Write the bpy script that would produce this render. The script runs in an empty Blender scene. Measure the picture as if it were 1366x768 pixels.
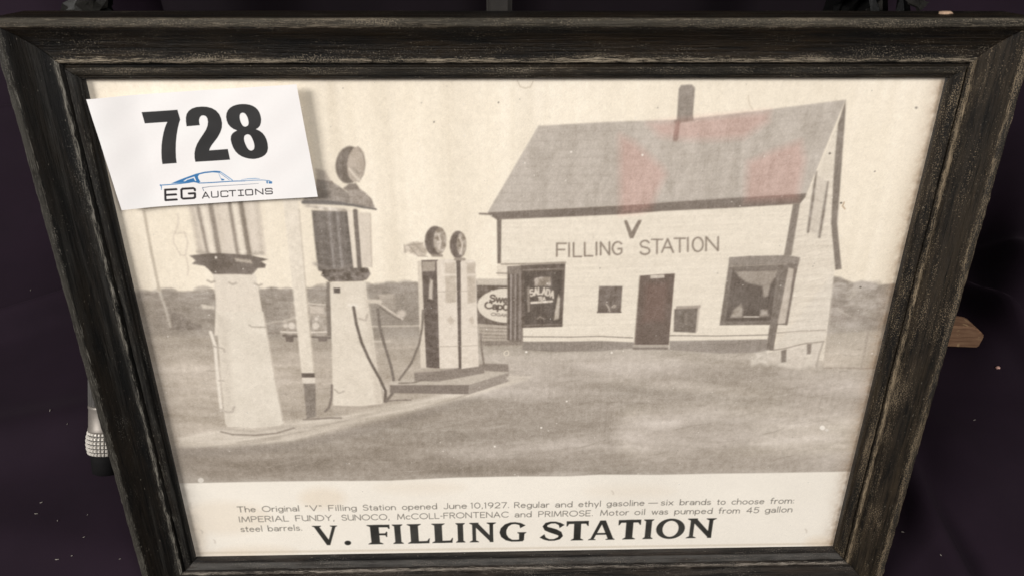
import bpy, bmesh, math, random
import numpy as np
from mathutils import Matrix, Vector

random.seed(7)
rng = np.random.default_rng(11)
scene = bpy.context.scene
C = scene.collection

# ------------------------------------------------------------------ camera, world, lamps, exposure
LEAN = math.radians(14.0)                      # the frame leans back against what stands behind it
sL, cL = math.sin(LEAN), math.cos(LEAN)
# picture plane: x to the right, y up along the frame, z out of the glass (metres)
FRAME = Matrix(((1, 0, 0, 0), (0, sL, -cL, 0), (0, cL, sL, 0.0300), (0, 0, 0, 1)))
FOCAL = 1027.0                                 # pixels of the 1366 px wide photograph
Rc = np.array([[0.99967658, 0.00282626, 0.02527352],
               [-0.00835025, -0.90222649, 0.43118167],
               [0.02402108, -0.43125326, -0.90191109]])
Cc = np.array([-0.0138747, 0.3576847, 0.36487086])

cam_d = bpy.data.cameras.new('camera')
cam = bpy.data.objects.new('camera', cam_d)
C.objects.link(cam)
cam_d.sensor_width = 36.0
cam_d.lens = 36.0 * FOCAL / 1366.0
cam_d.clip_start = 0.01
cam_d.clip_end = 50
cm = Matrix.Identity(4)
for i in range(3):
    cm[i][0], cm[i][1], cm[i][2], cm[i][3] = Rc[0][i], -Rc[1][i], -Rc[2][i], Cc[i]
cam.matrix_world = FRAME @ cm
scene.camera = cam
cam_d.dof.use_dof = True
cam_d.dof.focus_distance = 0.47
cam_d.dof.aperture_fstop = 24

world = bpy.data.worlds.new('World')
scene.world = world
world.use_nodes = True
bg = world.node_tree.nodes['Background']
bg.inputs[0].default_value = (0.95, 0.92, 0.90, 1)
bg.inputs[1].default_value = 0.15

def area(name, loc, target, size, power, col):
    d = bpy.data.lights.new(name, 'AREA')
    d.shape = 'RECTANGLE'
    d.size, d.size_y = size
    d.energy = power
    d.color = col
    o = bpy.data.objects.new(name, d)
    C.objects.link(o)
    o.location = loc
    o.rotation_euler = (Vector(target) - Vector(loc)).to_track_quat('-Z', 'Y').to_euler()
    return o
area('ceiling_lamp', (-2.3, -1.75, 2.0), (0.03, 0.03, 0.15), (1.2, 0.9), 120, (1.0, 0.975, 0.945))
area('fill_lamp', (1.2, -1.9, 1.9), (0.0, 0.05, 0.15), (0.8, 0.8), 46, (1.0, 0.98, 0.955))

scene.view_settings.view_transform = 'Standard'
scene.view_settings.look = 'None'
scene.view_settings.exposure = 0.0
scene.view_settings.gamma = 1.0

# ------------------------------------------------------------------ helpers
def tag(o, label, cat, group=None, kind=None):
    if label: o['label'] = label
    if cat: o['category'] = cat
    if group: o['group'] = group
    if kind: o['kind'] = kind
    return o

def empty(name, mat=None, loc=None):
    o = bpy.data.objects.new(name, None)
    C.objects.link(o)
    o.empty_display_size = 0.02
    if mat is not None: o.matrix_world = mat
    if loc is not None: o.location = loc
    return o

def mesh_obj(name, verts, faces, material, parent=None, smooth=False):
    me = bpy.data.meshes.new(name)
    me.from_pydata([tuple(v) for v in verts], [], faces)
    me.update()
    if smooth:
        me.polygons.foreach_set('use_smooth', [True] * len(me.polygons))
    if material: me.materials.append(material)
    o = bpy.data.objects.new(name, me)
    C.objects.link(o)
    if parent is not None: o.parent = parent
    return o

def bm_obj(name, bm, material, parent=None, smooth=False):
    bmesh.ops.recalc_face_normals(bm, faces=bm.faces[:])
    me = bpy.data.meshes.new(name)
    bm.to_mesh(me)
    bm.free()
    if smooth:
        me.polygons.foreach_set('use_smooth', [True] * len(me.polygons))
    if material: me.materials.append(material)
    o = bpy.data.objects.new(name, me)
    C.objects.link(o)
    if parent is not None: o.parent = parent
    return o

def srgb(c):
    c = np.asarray(c, float) / 255.0
    return np.where(c <= 0.04045, c / 12.92, ((c + 0.055) / 1.055) ** 2.4)

class NT:
    """Small helper to write node trees."""
    def __init__(s, name):
        s.m = bpy.data.materials.new(name)
        s.m.use_nodes = True
        s.t = s.m.node_tree
        s.b = s.t.nodes['Principled BSDF']
        s.out = s.t.nodes['Material Output']
    def n(s, typ, **kw):
        nd = s.t.nodes.new(typ)
        for k, v in kw.items():
            if k.startswith('i_'):
                key = k[2:]
                nd.inputs[int(key) if key.isdigit() else key].default_value = v
            else:
                setattr(nd, k, v)
        return nd
    def l(s, a, b): s.t.links.new(a, b)
    def math(s, op, a, b=None, clamp=False):
        nd = s.n('ShaderNodeMath', operation=op, use_clamp=clamp)
        for i, x in enumerate((a, b)):
            if x is None: continue
            if isinstance(x, (int, float)): nd.inputs[i].default_value = x
            else: s.l(x, nd.inputs[i])
        return nd.outputs[0]
    def ramp(s, fac, stops):
        r = s.n('ShaderNodeValToRGB')
        els = r.color_ramp.elements
        while len(els) < len(stops): els.new(0.5)
        for e, (p, c) in zip(els, stops):
            e.position = p
            e.color = (c, c, c, 1) if isinstance(c, (int, float)) else (*c, 1)
        s.l(fac, r.inputs[0])
        return r.outputs[0]
    def mix(s, fac, a, b):
        nd = s.n('ShaderNodeMix', data_type='RGBA')
        if isinstance(fac, (int, float)): nd.inputs[0].default_value = fac
        else: s.l(fac, nd.inputs[0])
        for i, x in ((6, a), (7, b)):
            if isinstance(x, tuple): nd.inputs[i].default_value = (*x, 1) if len(x) == 3 else x
            else: s.l(x, nd.inputs[i])
        return nd.outputs[2]
    def noise(s, vec, scale, detail=4, rough=0.6):
        nd = s.n('ShaderNodeTexNoise', i_Scale=scale, i_Detail=detail, i_Roughness=rough)
        if vec is not None: s.l(vec, nd.inputs['Vector'])
        return nd.outputs[0]
    def mapv(s, vec, scale, loc=(0, 0, 0)):
        nd = s.n('ShaderNodeMapping')
        nd.inputs['Scale'].default_value = scale
        nd.inputs['Location'].default_value = loc
        s.l(vec, nd.inputs[0])
        return nd.outputs[0]

def simple(name, col, rough=0.6, metal=0.0, nscale=60, namt=0.25, bump=0.0, spec=0.5, coord='Object'):
    m = NT(name)
    tc = m.n('ShaderNodeTexCoord').outputs[coord]
    nz = m.noise(tc, nscale, 5, 0.65)
    lo = tuple(c * (1 - namt) for c in col)
    hi = tuple(min(1, c * (1 + namt)) for c in col)
    m.l(m.ramp(nz, [(0.3, lo), (0.7, hi)]), m.b.inputs['Base Color'])
    m.b.inputs['Roughness'].default_value = rough
    m.b.inputs['Metallic'].default_value = metal
    m.b.inputs['Specular IOR Level'].default_value = spec
    if bump:
        bp = m.n('ShaderNodeBump', i_Strength=bump, i_Distance=0.001)
        m.l(nz, bp.inputs['Height'])
        m.l(bp.outputs[0], m.b.inputs['Normal'])
    return m.m

# pixel of the photograph -> a point on a plane of the real place
def ray(u, v):
    d = Rc.T @ np.array([(u - 683) / FOCAL, (v - 384) / FOCAL, 1.0])
    return d
def on_picture(u, v, z):
    """where the line of sight through a photo pixel meets the picture plane at height z (picture coordinates)"""
    d = ray(u, v)
    s = (z - Cc[2]) / d[2]
    return Cc + s * d
def on_world(u, v, axis, val):
    c = FRAME @ Vector(Cc)
    d = FRAME.to_3x3() @ Vector(ray(u, v))
    s = (val - c[axis]) / d[axis]
    return c + d * s

# ------------------------------------------------------------------ a small raster painter for printed paper
def fbm(h, w, cell, octaves=4, stretch=(1, 1), seed=0):
    r = np.random.default_rng(seed)
    out = np.zeros((h, w)); amp = 1; tot = 0
    cy, cx = cell * stretch[1], cell * stretch[0]
    for _ in range(octaves):
        gh, gw = max(2, int(h / max(cy, 1)) + 3), max(2, int(w / max(cx, 1)) + 3)
        g = r.random((gh, gw))
        y = np.linspace(0, gh - 2.001, h); x = np.linspace(0, gw - 2.001, w)
        yi, xi = y.astype(int), x.astype(int)
        fy, fx = y - yi, x - xi
        fy = (fy * fy * (3 - 2 * fy))[:, None]; fx = (fx * fx * (3 - 2 * fx))[None, :]
        a = g[yi][:, xi]; b = g[yi][:, xi + 1]; c = g[yi + 1][:, xi]; d = g[yi + 1][:, xi + 1]
        out += amp * ((a * (1 - fx) + b * fx) * (1 - fy) + (c * (1 - fx) + d * fx) * fy)
        tot += amp; amp *= 0.55; cy /= 2; cx /= 2
    return out / tot - 0.5

class Sheet:
    """Paints ink on a sheet; every shape is given in pixels of the photograph and carried on to the sheet by fn."""
    def __init__(s, w, h, fn, col):
        s.w, s.h, s.fn = w, h, fn
        s.img = np.ones((h, w, 3)) * np.array(col, float)
    def T(s, pts):
        return np.array([s.fn(x, y) for x, y in pts], float)
    def box(s, P, pad):
        x0 = max(0, int(math.floor(P[:, 0].min() - pad))); x1 = min(s.w, int(math.ceil(P[:, 0].max() + pad)) + 1)
        y0 = max(0, int(math.floor(P[:, 1].min() - pad))); y1 = min(s.h, int(math.ceil(P[:, 1].max() + pad)) + 1)
        if x1 <= x0 or y1 <= y0: return None
        return x0, x1, y0, y1
    def segdist(s, X, Y, a, b):
        dx, dy = b[0] - a[0], b[1] - a[1]
        L = dx * dx + dy * dy + 1e-9
        t = np.clip(((X - a[0]) * dx + (Y - a[1]) * dy) / L, 0, 1)
        return (X - a[0] - t * dx) ** 2 + (Y - a[1] - t * dy) ** 2, t
    def paint(s, b, cov, col, alpha, tex, texcol):
        x0, x1, y0, y1 = b
        cov = (cov * alpha)[..., None]
        c = np.ones(cov.shape[:2] + (3,)) * np.array(col, float)
        if tex is not None: c = c + (tex[y0:y1, x0:x1] * texcol)[..., None]
        s.img[y0:y1, x0:x1] = s.img[y0:y1, x0:x1] * (1 - cov) + c * cov
    def raw_fill(s, rings, col, soft=1.3, alpha=1.0, tex=None, texcol=40):
        A = np.concatenate(rings)
        b = s.box(A, soft + 1)
        if b is None: return
        X, Y = np.meshgrid(np.arange(b[0], b[1]) + 0.5, np.arange(b[2], b[3]) + 0.5)
        D = np.full(X.shape, 1e12); ins = np.zeros(X.shape, bool)
        for P in rings:
            for i in range(len(P)):
                p, q = P[i], P[(i + 1) % len(P)]
                d, _ = s.segdist(X, Y, p, q)
                D = np.minimum(D, d)
                if p[1] != q[1]:
                    hit = ((p[1] > Y) != (q[1] > Y)) & (X < (q[0] - p[0]) * (Y - p[1]) / (q[1] - p[1]) + p[0])
                    ins ^= hit
        D = np.sqrt(D)
        sd = np.where(ins, -D, D)
        s.paint(b, np.clip(0.5 - sd / soft, 0, 1), col, alpha, tex, texcol)
    def fill(s, pts, col, holes=(), **k):
        s.raw_fill([s.T(pts)] + [s.T(h) for h in holes], col, **k)
    def raw_line(s, P, wd, col, soft=1.3, alpha=1.0, tex=None, texcol=40):
        wds = np.asarray(wd, float) * np.ones(len(P))
        b = s.box(P, wds.max() / 2 + soft + 1)
        if b is None: return
        X, Y = np.meshgrid(np.arange(b[0], b[1]) + 0.5, np.arange(b[2], b[3]) + 0.5)
        D = np.full(X.shape, 1e9)
        for i in range(len(P) - 1):
            d, t = s.segdist(X, Y, P[i], P[i + 1])
            D = np.minimum(D, np.sqrt(d) - (wds[i] * (1 - t) + wds[i + 1] * t) / 2)
        s.paint(b, np.clip(0.5 - D / soft, 0, 1), col, alpha, tex, texcol)
    def line(s, pts, wd, col, **k):
        """wd in photo pixels"""
        P = s.T(pts)
        sc = np.linalg.norm(s.fn(pts[0][0] + 1, pts[0][1]) - s.fn(*pts[0]))
        s.raw_line(P, np.asarray(wd, float) * sc, col, **k)
    def ell(s, cx, cy, rx, ry, col, rot=0, **k):
        a = np.linspace(0, 2 * math.pi, 33)[:-1]
        c, n = math.cos(rot), math.sin(rot)
        s.fill([(cx + rx * math.cos(t) * c - ry * math.sin(t) * n, cy + rx * math.cos(t) * n + ry * math.sin(t) * c) for t in a], col, **k)
    def word(s, txt, p0, p1, cap, wd, col, font, gap=0.2, **k):
        """stroke lettering from p0 to p1 along its baseline; cap height in photo pixels, upright on the sheet"""
        a, b = s.fn(*p0), s.fn(*p1)
        u = s.fn(p0[0], p0[1] - cap)
        H = np.linalg.norm(u - a)
        ex = (b - a); Ltot = np.linalg.norm(ex); ex = ex / Ltot
        ey = np.array([ex[1], -ex[0]])
        adv = []; x = 0
        for ch in txt:
            wch, _ = font[ch]
            adv.append(x); x += wch + gap
        x -= gap
        sx = Ltot / x
        for ch, x0 in zip(txt, adv):
            for st in font[ch][1]:
                P = np.array([a + ex * (x0 + px) * sx + ey * py * H for px, py in st])
                s.raw_line(P, wd, col, **k)

def arc(cx, cy, rx, ry, a0, a1, n=12):
    return [(cx + rx * math.cos(math.radians(a0 + (a1 - a0) * i / n)), cy + ry * math.sin(math.radians(a0 + (a1 - a0) * i / n))) for i in range(n + 1)]
XH = 0.64
def bowl(cx=0.28, r=0.28): return arc(cx, XH / 2, r, XH / 2, 0, 360, 16)
FONT = {
    'T': (0.75, [[(0, 1), (0.75, 1)], [(0.375, 1), (0.375, 0)]]),
    'h': (0.5, [[(0, 1.05), (0, 0)], [(0, 0.35)] + arc(0.25, 0.39, 0.25, 0.25, 180, 0) + [(0.5, 0)]]),
    'e': (0.56, [[(0.02, 0.36), (0.56, 0.36)] + arc(0.28, 0.32, 0.28, 0.32, 8, 320)]),
    'O': (1.0, [arc(0.5, 0.5, 0.5, 0.5, 0, 360, 20)]),
    'r': (0.3, [[(0, XH), (0, 0)], [(0, 0.36)] + arc(0.26, 0.36, 0.26, 0.28, 180, 75)]),
    'i': (0.06, [[(0.03, XH), (0.03, 0)], [(0.03, 0.9), (0.03, 0.93)]]),
    'g': (0.56, [bowl(), [(0.56, XH), (0.56, -0.05)] + arc(0.29, -0.05, 0.27, 0.24, 0, -150)]),
    'n': (0.5, [[(0, XH), (0, 0)], [(0, 0.35)] + arc(0.25, 0.39, 0.25, 0.25, 180, 0) + [(0.5, 0)]]),
    'a': (0.52, [arc(0.26, 0.42, 0.25, 0.22, 150, 0) + [(0.51, 0)], arc(0.25, 0.18, 0.25, 0.18, 40, 400, 16)]),
    'l': (0.06, [[(0.03, 1.05), (0.03, 0)]]),
    '<': (0.22, [[(0.03, 1), (0.0, 0.86)], [(0.19, 1), (0.16, 0.86)]]),
    '>': (0.22, [[(0.03, 1), (0.06, 0.86)], [(0.19, 1), (0.22, 0.86)]]),
    'V': (0.78, [[(0, 1), (0.39, 0), (0.78, 1)]]),
    'F': (0.58, [[(0.58, 1), (0, 1), (0, 0)], [(0, 0.52), (0.48, 0.52)]]),
    'S': (0.62, [arc(0.31, 0.75, 0.29, 0.25, 25, 200) + [(0.12, 0.56), (0.48, 0.47)] + arc(0.31, 0.25, 0.31, 0.25, 45, -160)]),
    't': (0.3, [[(0.13, 0.88), (0.13, 0.12)] + arc(0.24, 0.12, 0.11, 0.12, 180, 290), [(0, XH), (0.3, XH)]]),
    'o': (0.6, [arc(0.3, 0.32, 0.3, 0.32, 0, 360, 16)]),
    'p': (0.56, [[(0, XH), (0, -0.3)], bowl()]),
    'd': (0.56, [bowl(), [(0.56, 1.05), (0.56, 0)]]),
    'J': (0.42, [[(0.42, 1), (0.42, 0.2)] + arc(0.2, 0.2, 0.22, 0.22, 0, -160)]),
    'u': (0.5, [[(0, XH)] + [(0, 0.25)] + arc(0.25, 0.25, 0.25, 0.25, 180, 360) + [(0.5, XH)], [(0.5, XH), (0.5, 0)]]),
    '1': (0.2, [[(0.0, 0.9), (0.12, 1), (0.12, 0)]]),
    '0': (0.64, [arc(0.32, 0.5, 0.32, 0.5, 0, 360, 18)]),
    ',': (0.1, [[(0.06, 0.05), (0.02, -0.14)]]),
    '9': (0.6, [arc(0.3, 0.7, 0.29, 0.3, 0, 360, 16), [(0.59, 0.7), (0.52, 0.3), (0.25, 0)]]),
    '2': (0.58, [arc(0.29, 0.72, 0.28, 0.28, 165, -30) + [(0.0, 0), (0.58, 0)]]),
    '7': (0.56, [[(0, 1), (0.56, 1), (0.18, 0)]]),
    '.': (0.08, [[(0.04, 0.02), (0.04, 0.05)]]),
    'R': (0.62, [[(0, 0), (0, 1), (0.3, 1)] + arc(0.32, 0.75, 0.27, 0.25, 90, -90) + [(0, 0.5)], [(0.3, 0.5), (0.62, 0)]]),
    'y': (0.52, [[(0, XH), (0.27, 0.02)], [(0.52, XH), (0.2, -0.3)]]),
    's': (0.42, [arc(0.21, 0.48, 0.19, 0.16, 25, 200) + [(0.1, 0.36), (0.32, 0.29)] + arc(0.21, 0.16, 0.21, 0.16, 45, -160)]),
    '-': (0.2, [[(0, 0.42), (0.2, 0.42)]]),
    '_': (1.0, [[(0, 0.40), (1.0, 0.40)]]),
    'x': (0.5, [[(0, XH), (0.5, 0)], [(0.5, XH), (0, 0)]]),
    'b': (0.56, [[(0, 1.05), (0, 0)], bowl()]),
    'c': (0.5, [arc(0.3, 0.32, 0.3, 0.32, 50, 310)]),
    'm': (0.86, [[(0, XH), (0, 0)], [(0, 0.38)] + arc(0.215, 0.41, 0.215, 0.23, 180, 0) + [(0.43, 0)], [(0.43, 0.38)] + arc(0.645, 0.41, 0.215, 0.23, 180, 0) + [(0.86, 0)]]),
    'f': (0.34, [arc(0.28, 0.82, 0.16, 0.22, 60, 180) + [(0.12, 0)], [(0, XH), (0.32, XH)]]),
    ':': (0.08, [[(0.04, 0.05), (0.04, 0.08)], [(0.04, 0.55), (0.04, 0.58)]]),
    'I': (0.06, [[(0.03, 1), (0.03, 0)]]),
    'M': (0.9, [[(0, 0), (0.1, 1), (0.45, 0.1), (0.8, 1), (0.9, 0)]]),
    'P': (0.6, [[(0, 0), (0, 1), (0.3, 1)] + arc(0.32, 0.74, 0.27, 0.26, 90, -90) + [(0, 0.48)]]),
    'E': (0.56, [[(0.56, 1), (0, 1), (0, 0), (0.56, 0)], [(0, 0.52), (0.48, 0.52)]]),
    'A': (0.8, [[(0, 0), (0.4, 1), (0.8, 0)], [(0.14, 0.35), (0.66, 0.35)]]),
    'L': (0.52, [[(0, 1), (0, 0), (0.52, 0)]]),
    'U': (0.68, [[(0, 1), (0, 0.33)] + arc(0.33, 0.33, 0.33, 0.33, 180, 330), [(0.68, 1), (0.68, 0)]]),
    'N': (0.74, [[(0, 0), (0, 1), (0.74, 0), (0.74, 1)]]),
    'D': (0.76, [[(0, 0), (0, 1), (0.28, 1)] + arc(0.28, 0.5, 0.48, 0.5, 90, -90) + [(0, 0)]]),
    'Y': (0.72, [[(0, 1), (0.36, 0.48), (0.72, 1)], [(0.36, 0.48), (0.36, 0)]]),
    'C': (0.86, [arc(0.5, 0.5, 0.5, 0.5, 45, 315, 18)]),
    'G': (0.9, [arc(0.5, 0.5, 0.5, 0.5, 45, 320, 18) + [(0.88, 0.2), (0.88, 0.46), (0.56, 0.46)]]),
    'w': (0.8, [[(0, XH), (0.2, 0), (0.4, XH), (0.6, 0), (0.8, XH)]]),
    '4': (0.62, [[(0.46, 0), (0.46, 1), (0, 0.3), (0.62, 0.3)]]),
    '5': (0.56, [[(0.52, 1), (0.1, 1), (0.06, 0.56)] + arc(0.27, 0.33, 0.29, 0.33, 120, -150)]),
}

# ------------------------------------------------------------------ the printed picture
Z_PRINT = -0.0030
PX0, PX1, PY0, PY1 = -0.2070, 0.2070, -0.0120, 0.2970      # sheet in picture coordinates
PW = 1300
PH = int(round(PW * (PY1 - PY0) / (PX1 - PX0)))
def to_print(u, v):
    p = on_picture(u, v, Z_PRINT)
    return np.array([(p[0] - PX0) / (PX1 - PX0) * PW, (PY1 - p[1]) / (PY1 - PY0) * PH])

S = Sheet(PW, PH, to_print, (243, 230, 207))
n_soft = fbm(PH, PW, 220, 4, seed=1)
n_mid = fbm(PH, PW, 40, 4, seed=2)
n_fine = fbm(PH, PW, 7, 3, seed=3)
n_hor = fbm(PH, PW, 24, 4, (4.0, 0.8), seed=4)
n_hor2 = fbm(PH, PW, 60, 5, (4.5, 0.7), seed=41)
n_spk = fbm(PH, PW, 5, 3, (2.6, 0.8), seed=77)
n_vert = fbm(PH, PW, 16, 3, (0.8, 30), seed=5)
n_roof = fbm(PH, PW, 16, 4, (0.9, 3.0), seed=6)
n_clap = fbm(PH, PW, 5, 3, (16, 0.7), seed=7)
DK = (114, 102, 92)

# sky with pale vertical bands and stains
S.img += (n_soft * 15)[..., None] * np.array([1, 1.05, 1.2])
S.img += (n_vert * 10)[..., None] * np.array([1, 1.05, 1.2])
for px, wd, am in ((452, 16, -7), (486, 20, 4), (520, 14, -5), (556, 24, 5), (610, 18, -4), (660, 26, 4), (700, 14, -5), (760, 24, 4), (836, 20, 5), (1180, 60, 3), (240, 30, 5)):
    x = S.fn(px, 250)[0]
    S.img += (am * np.exp(-((np.arange(PW) - x) / wd) ** 2))[None, :, None]

def poly(pts, col, **k): S.fill(pts, col, **k)
def Z(s, ox, oy):
    """points read off an enlarged detail of the photograph"""
    return lambda *p: [(ox + x / s, oy + y / s) for x, y in p]
z1 = Z(2.627, 640, 100); z2 = Z(5.254, 720, 270); z5 = Z(3.2, 520, 290); z6 = Z(3.839, 620, 280)
z7 = Z(5.483, 780, 340); z8 = Z(4.04, 940, 320); p1 = Z(5.4875, 380, 180); p2 = Z(4.52, 180, 270)
p3 = Z(4.265, 200, 420); p4 = Z(3.656, 370, 360)

# far field and tree line
poly([(150, 392), (230, 388), (300, 390), (380, 386), (440, 383), (490, 380), (540, 378), (600, 377), (640, 374), (680, 373), (720, 372), (720, 480), (150, 480)], (165, 154, 140), soft=5, tex=n_mid, texcol=80)
poly([(204, 392), (222, 388), (236, 398), (262, 404), (280, 400), (286, 430), (210, 436)], (150, 139, 126), soft=7, alpha=0.55, tex=n_spk, texcol=60)
poly([(346, 398), (372, 392), (392, 396), (392, 440), (350, 446)], (153, 142, 129), soft=7, alpha=0.6, tex=n_spk, texcol=60)
S.line([(345, 434), (372, 428), (395, 432)], 2.2, (190, 178, 162), soft=3)
poly([(150, 446), (400, 452), (720, 447), (720, 700), (150, 700)], (181, 169, 153), soft=10, tex=n_hor, texcol=40)
poly([(1085, 372), (1108, 368), (1122, 370), (1135, 378), (1150, 374), (1170, 380), (1200, 378), (1260, 380), (1260, 500), (1085, 500)], (177, 166, 152), soft=4, tex=n_mid, texcol=84)
poly([(1118, 378), (1132, 384), (1146, 380), (1148, 396), (1132, 400), (1118, 394)], (188, 177, 162), soft=6)
poly([(1106, 398), (1128, 394), (1135, 412), (1158, 424), (1140, 434), (1106, 428)], (164, 152, 139), soft=5, tex=n_mid, texcol=40)
S.line([(1118, 412), (1131, 420), (1142, 425)], 2.5, (205, 193, 176), soft=3)
S.line([(1120, 407), (1150, 406)], 1.6, (195, 183, 167), soft=3)
poly([(1085, 446), (1160, 441), (1260, 440), (1260, 520), (1085, 520)], (194, 182, 165), soft=6, tex=n_hor, texcol=30)
S.line([(1085, 491), (1120, 490), (1166, 491)], 2, (165, 152, 138), soft=3)
S.line([(1158, 442), (1153, 470), (1148, 492)], 3, (176, 164, 149), soft=3)
# crowns along the skyline
r4 = np.random.default_rng(3)
for _ in range(120):
    x = r4.uniform(186, 640); y = np.interp(x, [186, 400, 500, 640], [391, 387, 381, 377])
    rr = r4.uniform(3, 9); c = float(r4.choice([150, 158, 164, 170]))
    S.ell(x, y + r4.uniform(-1, 8), rr * 1.5, rr * .8, (c, c - 11, c - 24), soft=4, alpha=r4.uniform(.3, .8), tex=n_spk, texcol=40)
for _ in range(60):
    x = r4.uniform(1112, 1186); y = r4.uniform(374, 432)
    rr = r4.uniform(3, 9); c = float(r4.choice([150, 158, 170, 186, 196]))
    S.ell(x, y, rr * 1.4, rr * .8, (c, c - 11, c - 24), soft=4, alpha=r4.uniform(.25, .7), tex=n_spk, texcol=40)
# left background details
poly([(226, 414), (240, 418), (256, 430), (270, 434), (268, 440), (228, 440)], (140, 129, 117), soft=5, tex=n_fine, texcol=25)
poly([(268, 405), (286, 408), (286, 412), (270, 411)], (214, 202, 184), soft=3)
for y, c in ((462, 160), (478, 174), (500, 166), (520, 186), (545, 172)):
    S.line([(200, y), (260, y - 2), (300, y + 1)], 5, (c, c - 12, c - 27), soft=8, alpha=0.6)
    S.line([(345, y + 4), (440, y + 2)], 5, (c - 4, c - 16, c - 31), soft=8, alpha=0.7)
S.line([(350, 444), (440, 443)], 2, (146, 134, 121), soft=3)
S.line([(478, 455), (520, 455)], 2.5, (205, 193, 175), soft=3)
poly([(505, 393), (526, 392), (528, 412), (512, 410)], (198, 185, 168), soft=4)
poly([(495, 400), (560, 388), (560, 430), (495, 436)], (150, 139, 126), soft=10, alpha=0.5, tex=n_mid, texcol=50)
S.line([(490, 435), (560, 434)], 2, (206, 193, 175), soft=2.5)
S.line([(478, 466), (560, 462)], 3, (194, 181, 164), soft=5)

# open yard in the foreground
poly([(590, 462), (700, 462), (840, 456), (1000, 456), (1088, 470), (1100, 492), (1160, 493), (1230, 490), (1230, 700), (590, 700)], (182, 171, 156), soft=6, tex=n_hor, texcol=42)
poly([(150, 600), (260, 596), (420, 586), (520, 560), (640, 526), (700, 510), (760, 500), (900, 520), (1230, 560), (1230, 700), (150, 700)], (166, 156, 143), soft=18, tex=n_hor, texcol=48)
poly([(820, 545), (1000, 535), (1200, 540), (1200, 600), (1000, 620), (830, 615)], (190, 179, 163), soft=30, tex=n_hor, texcol=46)
for cx, cy, rx, ry, c, a in ((470, 604, 160, 16, 148, .55), (330, 622, 120, 14, 150, .55), (620, 560, 90, 14, 160, .4), (580, 625, 150, 10, 158, .5), (700, 605, 160, 10, 174, .5), (780, 505, 120, 14, 172, .5),
                             (960, 540, 110, 12, 166, .5), (1020, 585, 100, 10, 200, .6), (880, 575, 70, 22, 182, .6), (960, 618, 190, 8, 172, .6), (720, 480, 120, 6, 196, .5), (1110, 520, 90, 12, 192, .5), (1060, 500, 100, 7, 200, .5)):
    S.ell(cx, cy, rx, ry, (c, c - 11, c - 25), soft=26, alpha=min(1, a * 1.25), tex=n_hor2, texcol=50)
for pts, c in (([(540, 548), (600, 532), (690, 512)], 196), ([(560, 575), (640, 556), (720, 536)], 188), ([(625, 600), (660, 606), (690, 604)], 206), ([(640, 598), (662, 594)], 204), ([(680, 540), (700, 546), (745, 556)], 200),
               ([(795, 532), (830, 533), (880, 534)], 196), ([(430, 612), (520, 600), (600, 592)], 146), ([(960, 588), (1010, 592), (1060, 586)], 208), ([(1020, 560), (1090, 556)], 202)):
    S.line(pts, 2.6, (c, c - 11, c - 25), soft=5, alpha=0.75)
m = (np.arange(PH)[:, None] > S.fn(683, 455)[1])
for cx, cy, rx, ry, c, a in ((730, 560, 105, 62, 163, .75), (700, 610, 140, 20, 160, .7), (915, 578, 92, 34, 193, .8), (1000, 616, 170, 14, 172, .75), (1115, 530, 70, 30, 194, .7), (800, 492, 130, 14, 190, .75), (960, 500, 110, 16, 181, .7),
                             (1040, 562, 60, 12, 205, .6), (870, 530, 60, 10, 172, .6), (430, 620, 190, 20, 146, .75), (300, 612, 70, 16, 152, .7), (540, 590, 90, 14, 152, .65), (600, 556, 60, 12, 172, .6), (690, 520, 50, 8, 190, .6), (640, 606, 40, 4, 200, .6), (690, 545, 40, 5, 186, .6)):
    S.ell(cx, cy, rx, ry, (c, c - 11, c - 24), soft=34, alpha=a, tex=n_hor2, texcol=40)
n_pat = fbm(PH, PW, 70, 4, (2.2, 0.6), seed=61)
m = (np.arange(PH)[:, None] > S.fn(683, 455)[1]) * np.clip((np.arange(PH)[:, None] - S.fn(683, 455)[1]) / 40, 0, 1)
S.img += (m * (np.tanh(n_pat * 9) * 8 + n_hor2 * 20 + n_hor * 8 + n_fine * 8 + n_spk * 9))[..., None]
S.img += (m * 8)[..., None] * np.array([1.1, 1.0, 0.85])

r2 = np.random.default_rng(5)
for _ in range(260):                      # wheel marks, pebbles and tufts on the yard
    x, y = r2.uniform(230, 1180), r2.uniform(462, 632)
    L = r2.uniform(6, 46) * (0.5 + (y - 455) / 200); sl = r2.normal(-0.12, 0.10)
    c = float(r2.choice([138, 150, 200, 208, 190, 146])); wd = r2.uniform(0.8, 2.6)
    S.line([(x, y), (x + L / 2, y + sl * L / 2 + r2.normal(0, .8)), (x + L, y + sl * L)], (wd * .4, wd, wd * .3), (c, c - 11, c - 25), soft=2.6, alpha=r2.uniform(.15, .5))
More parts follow.
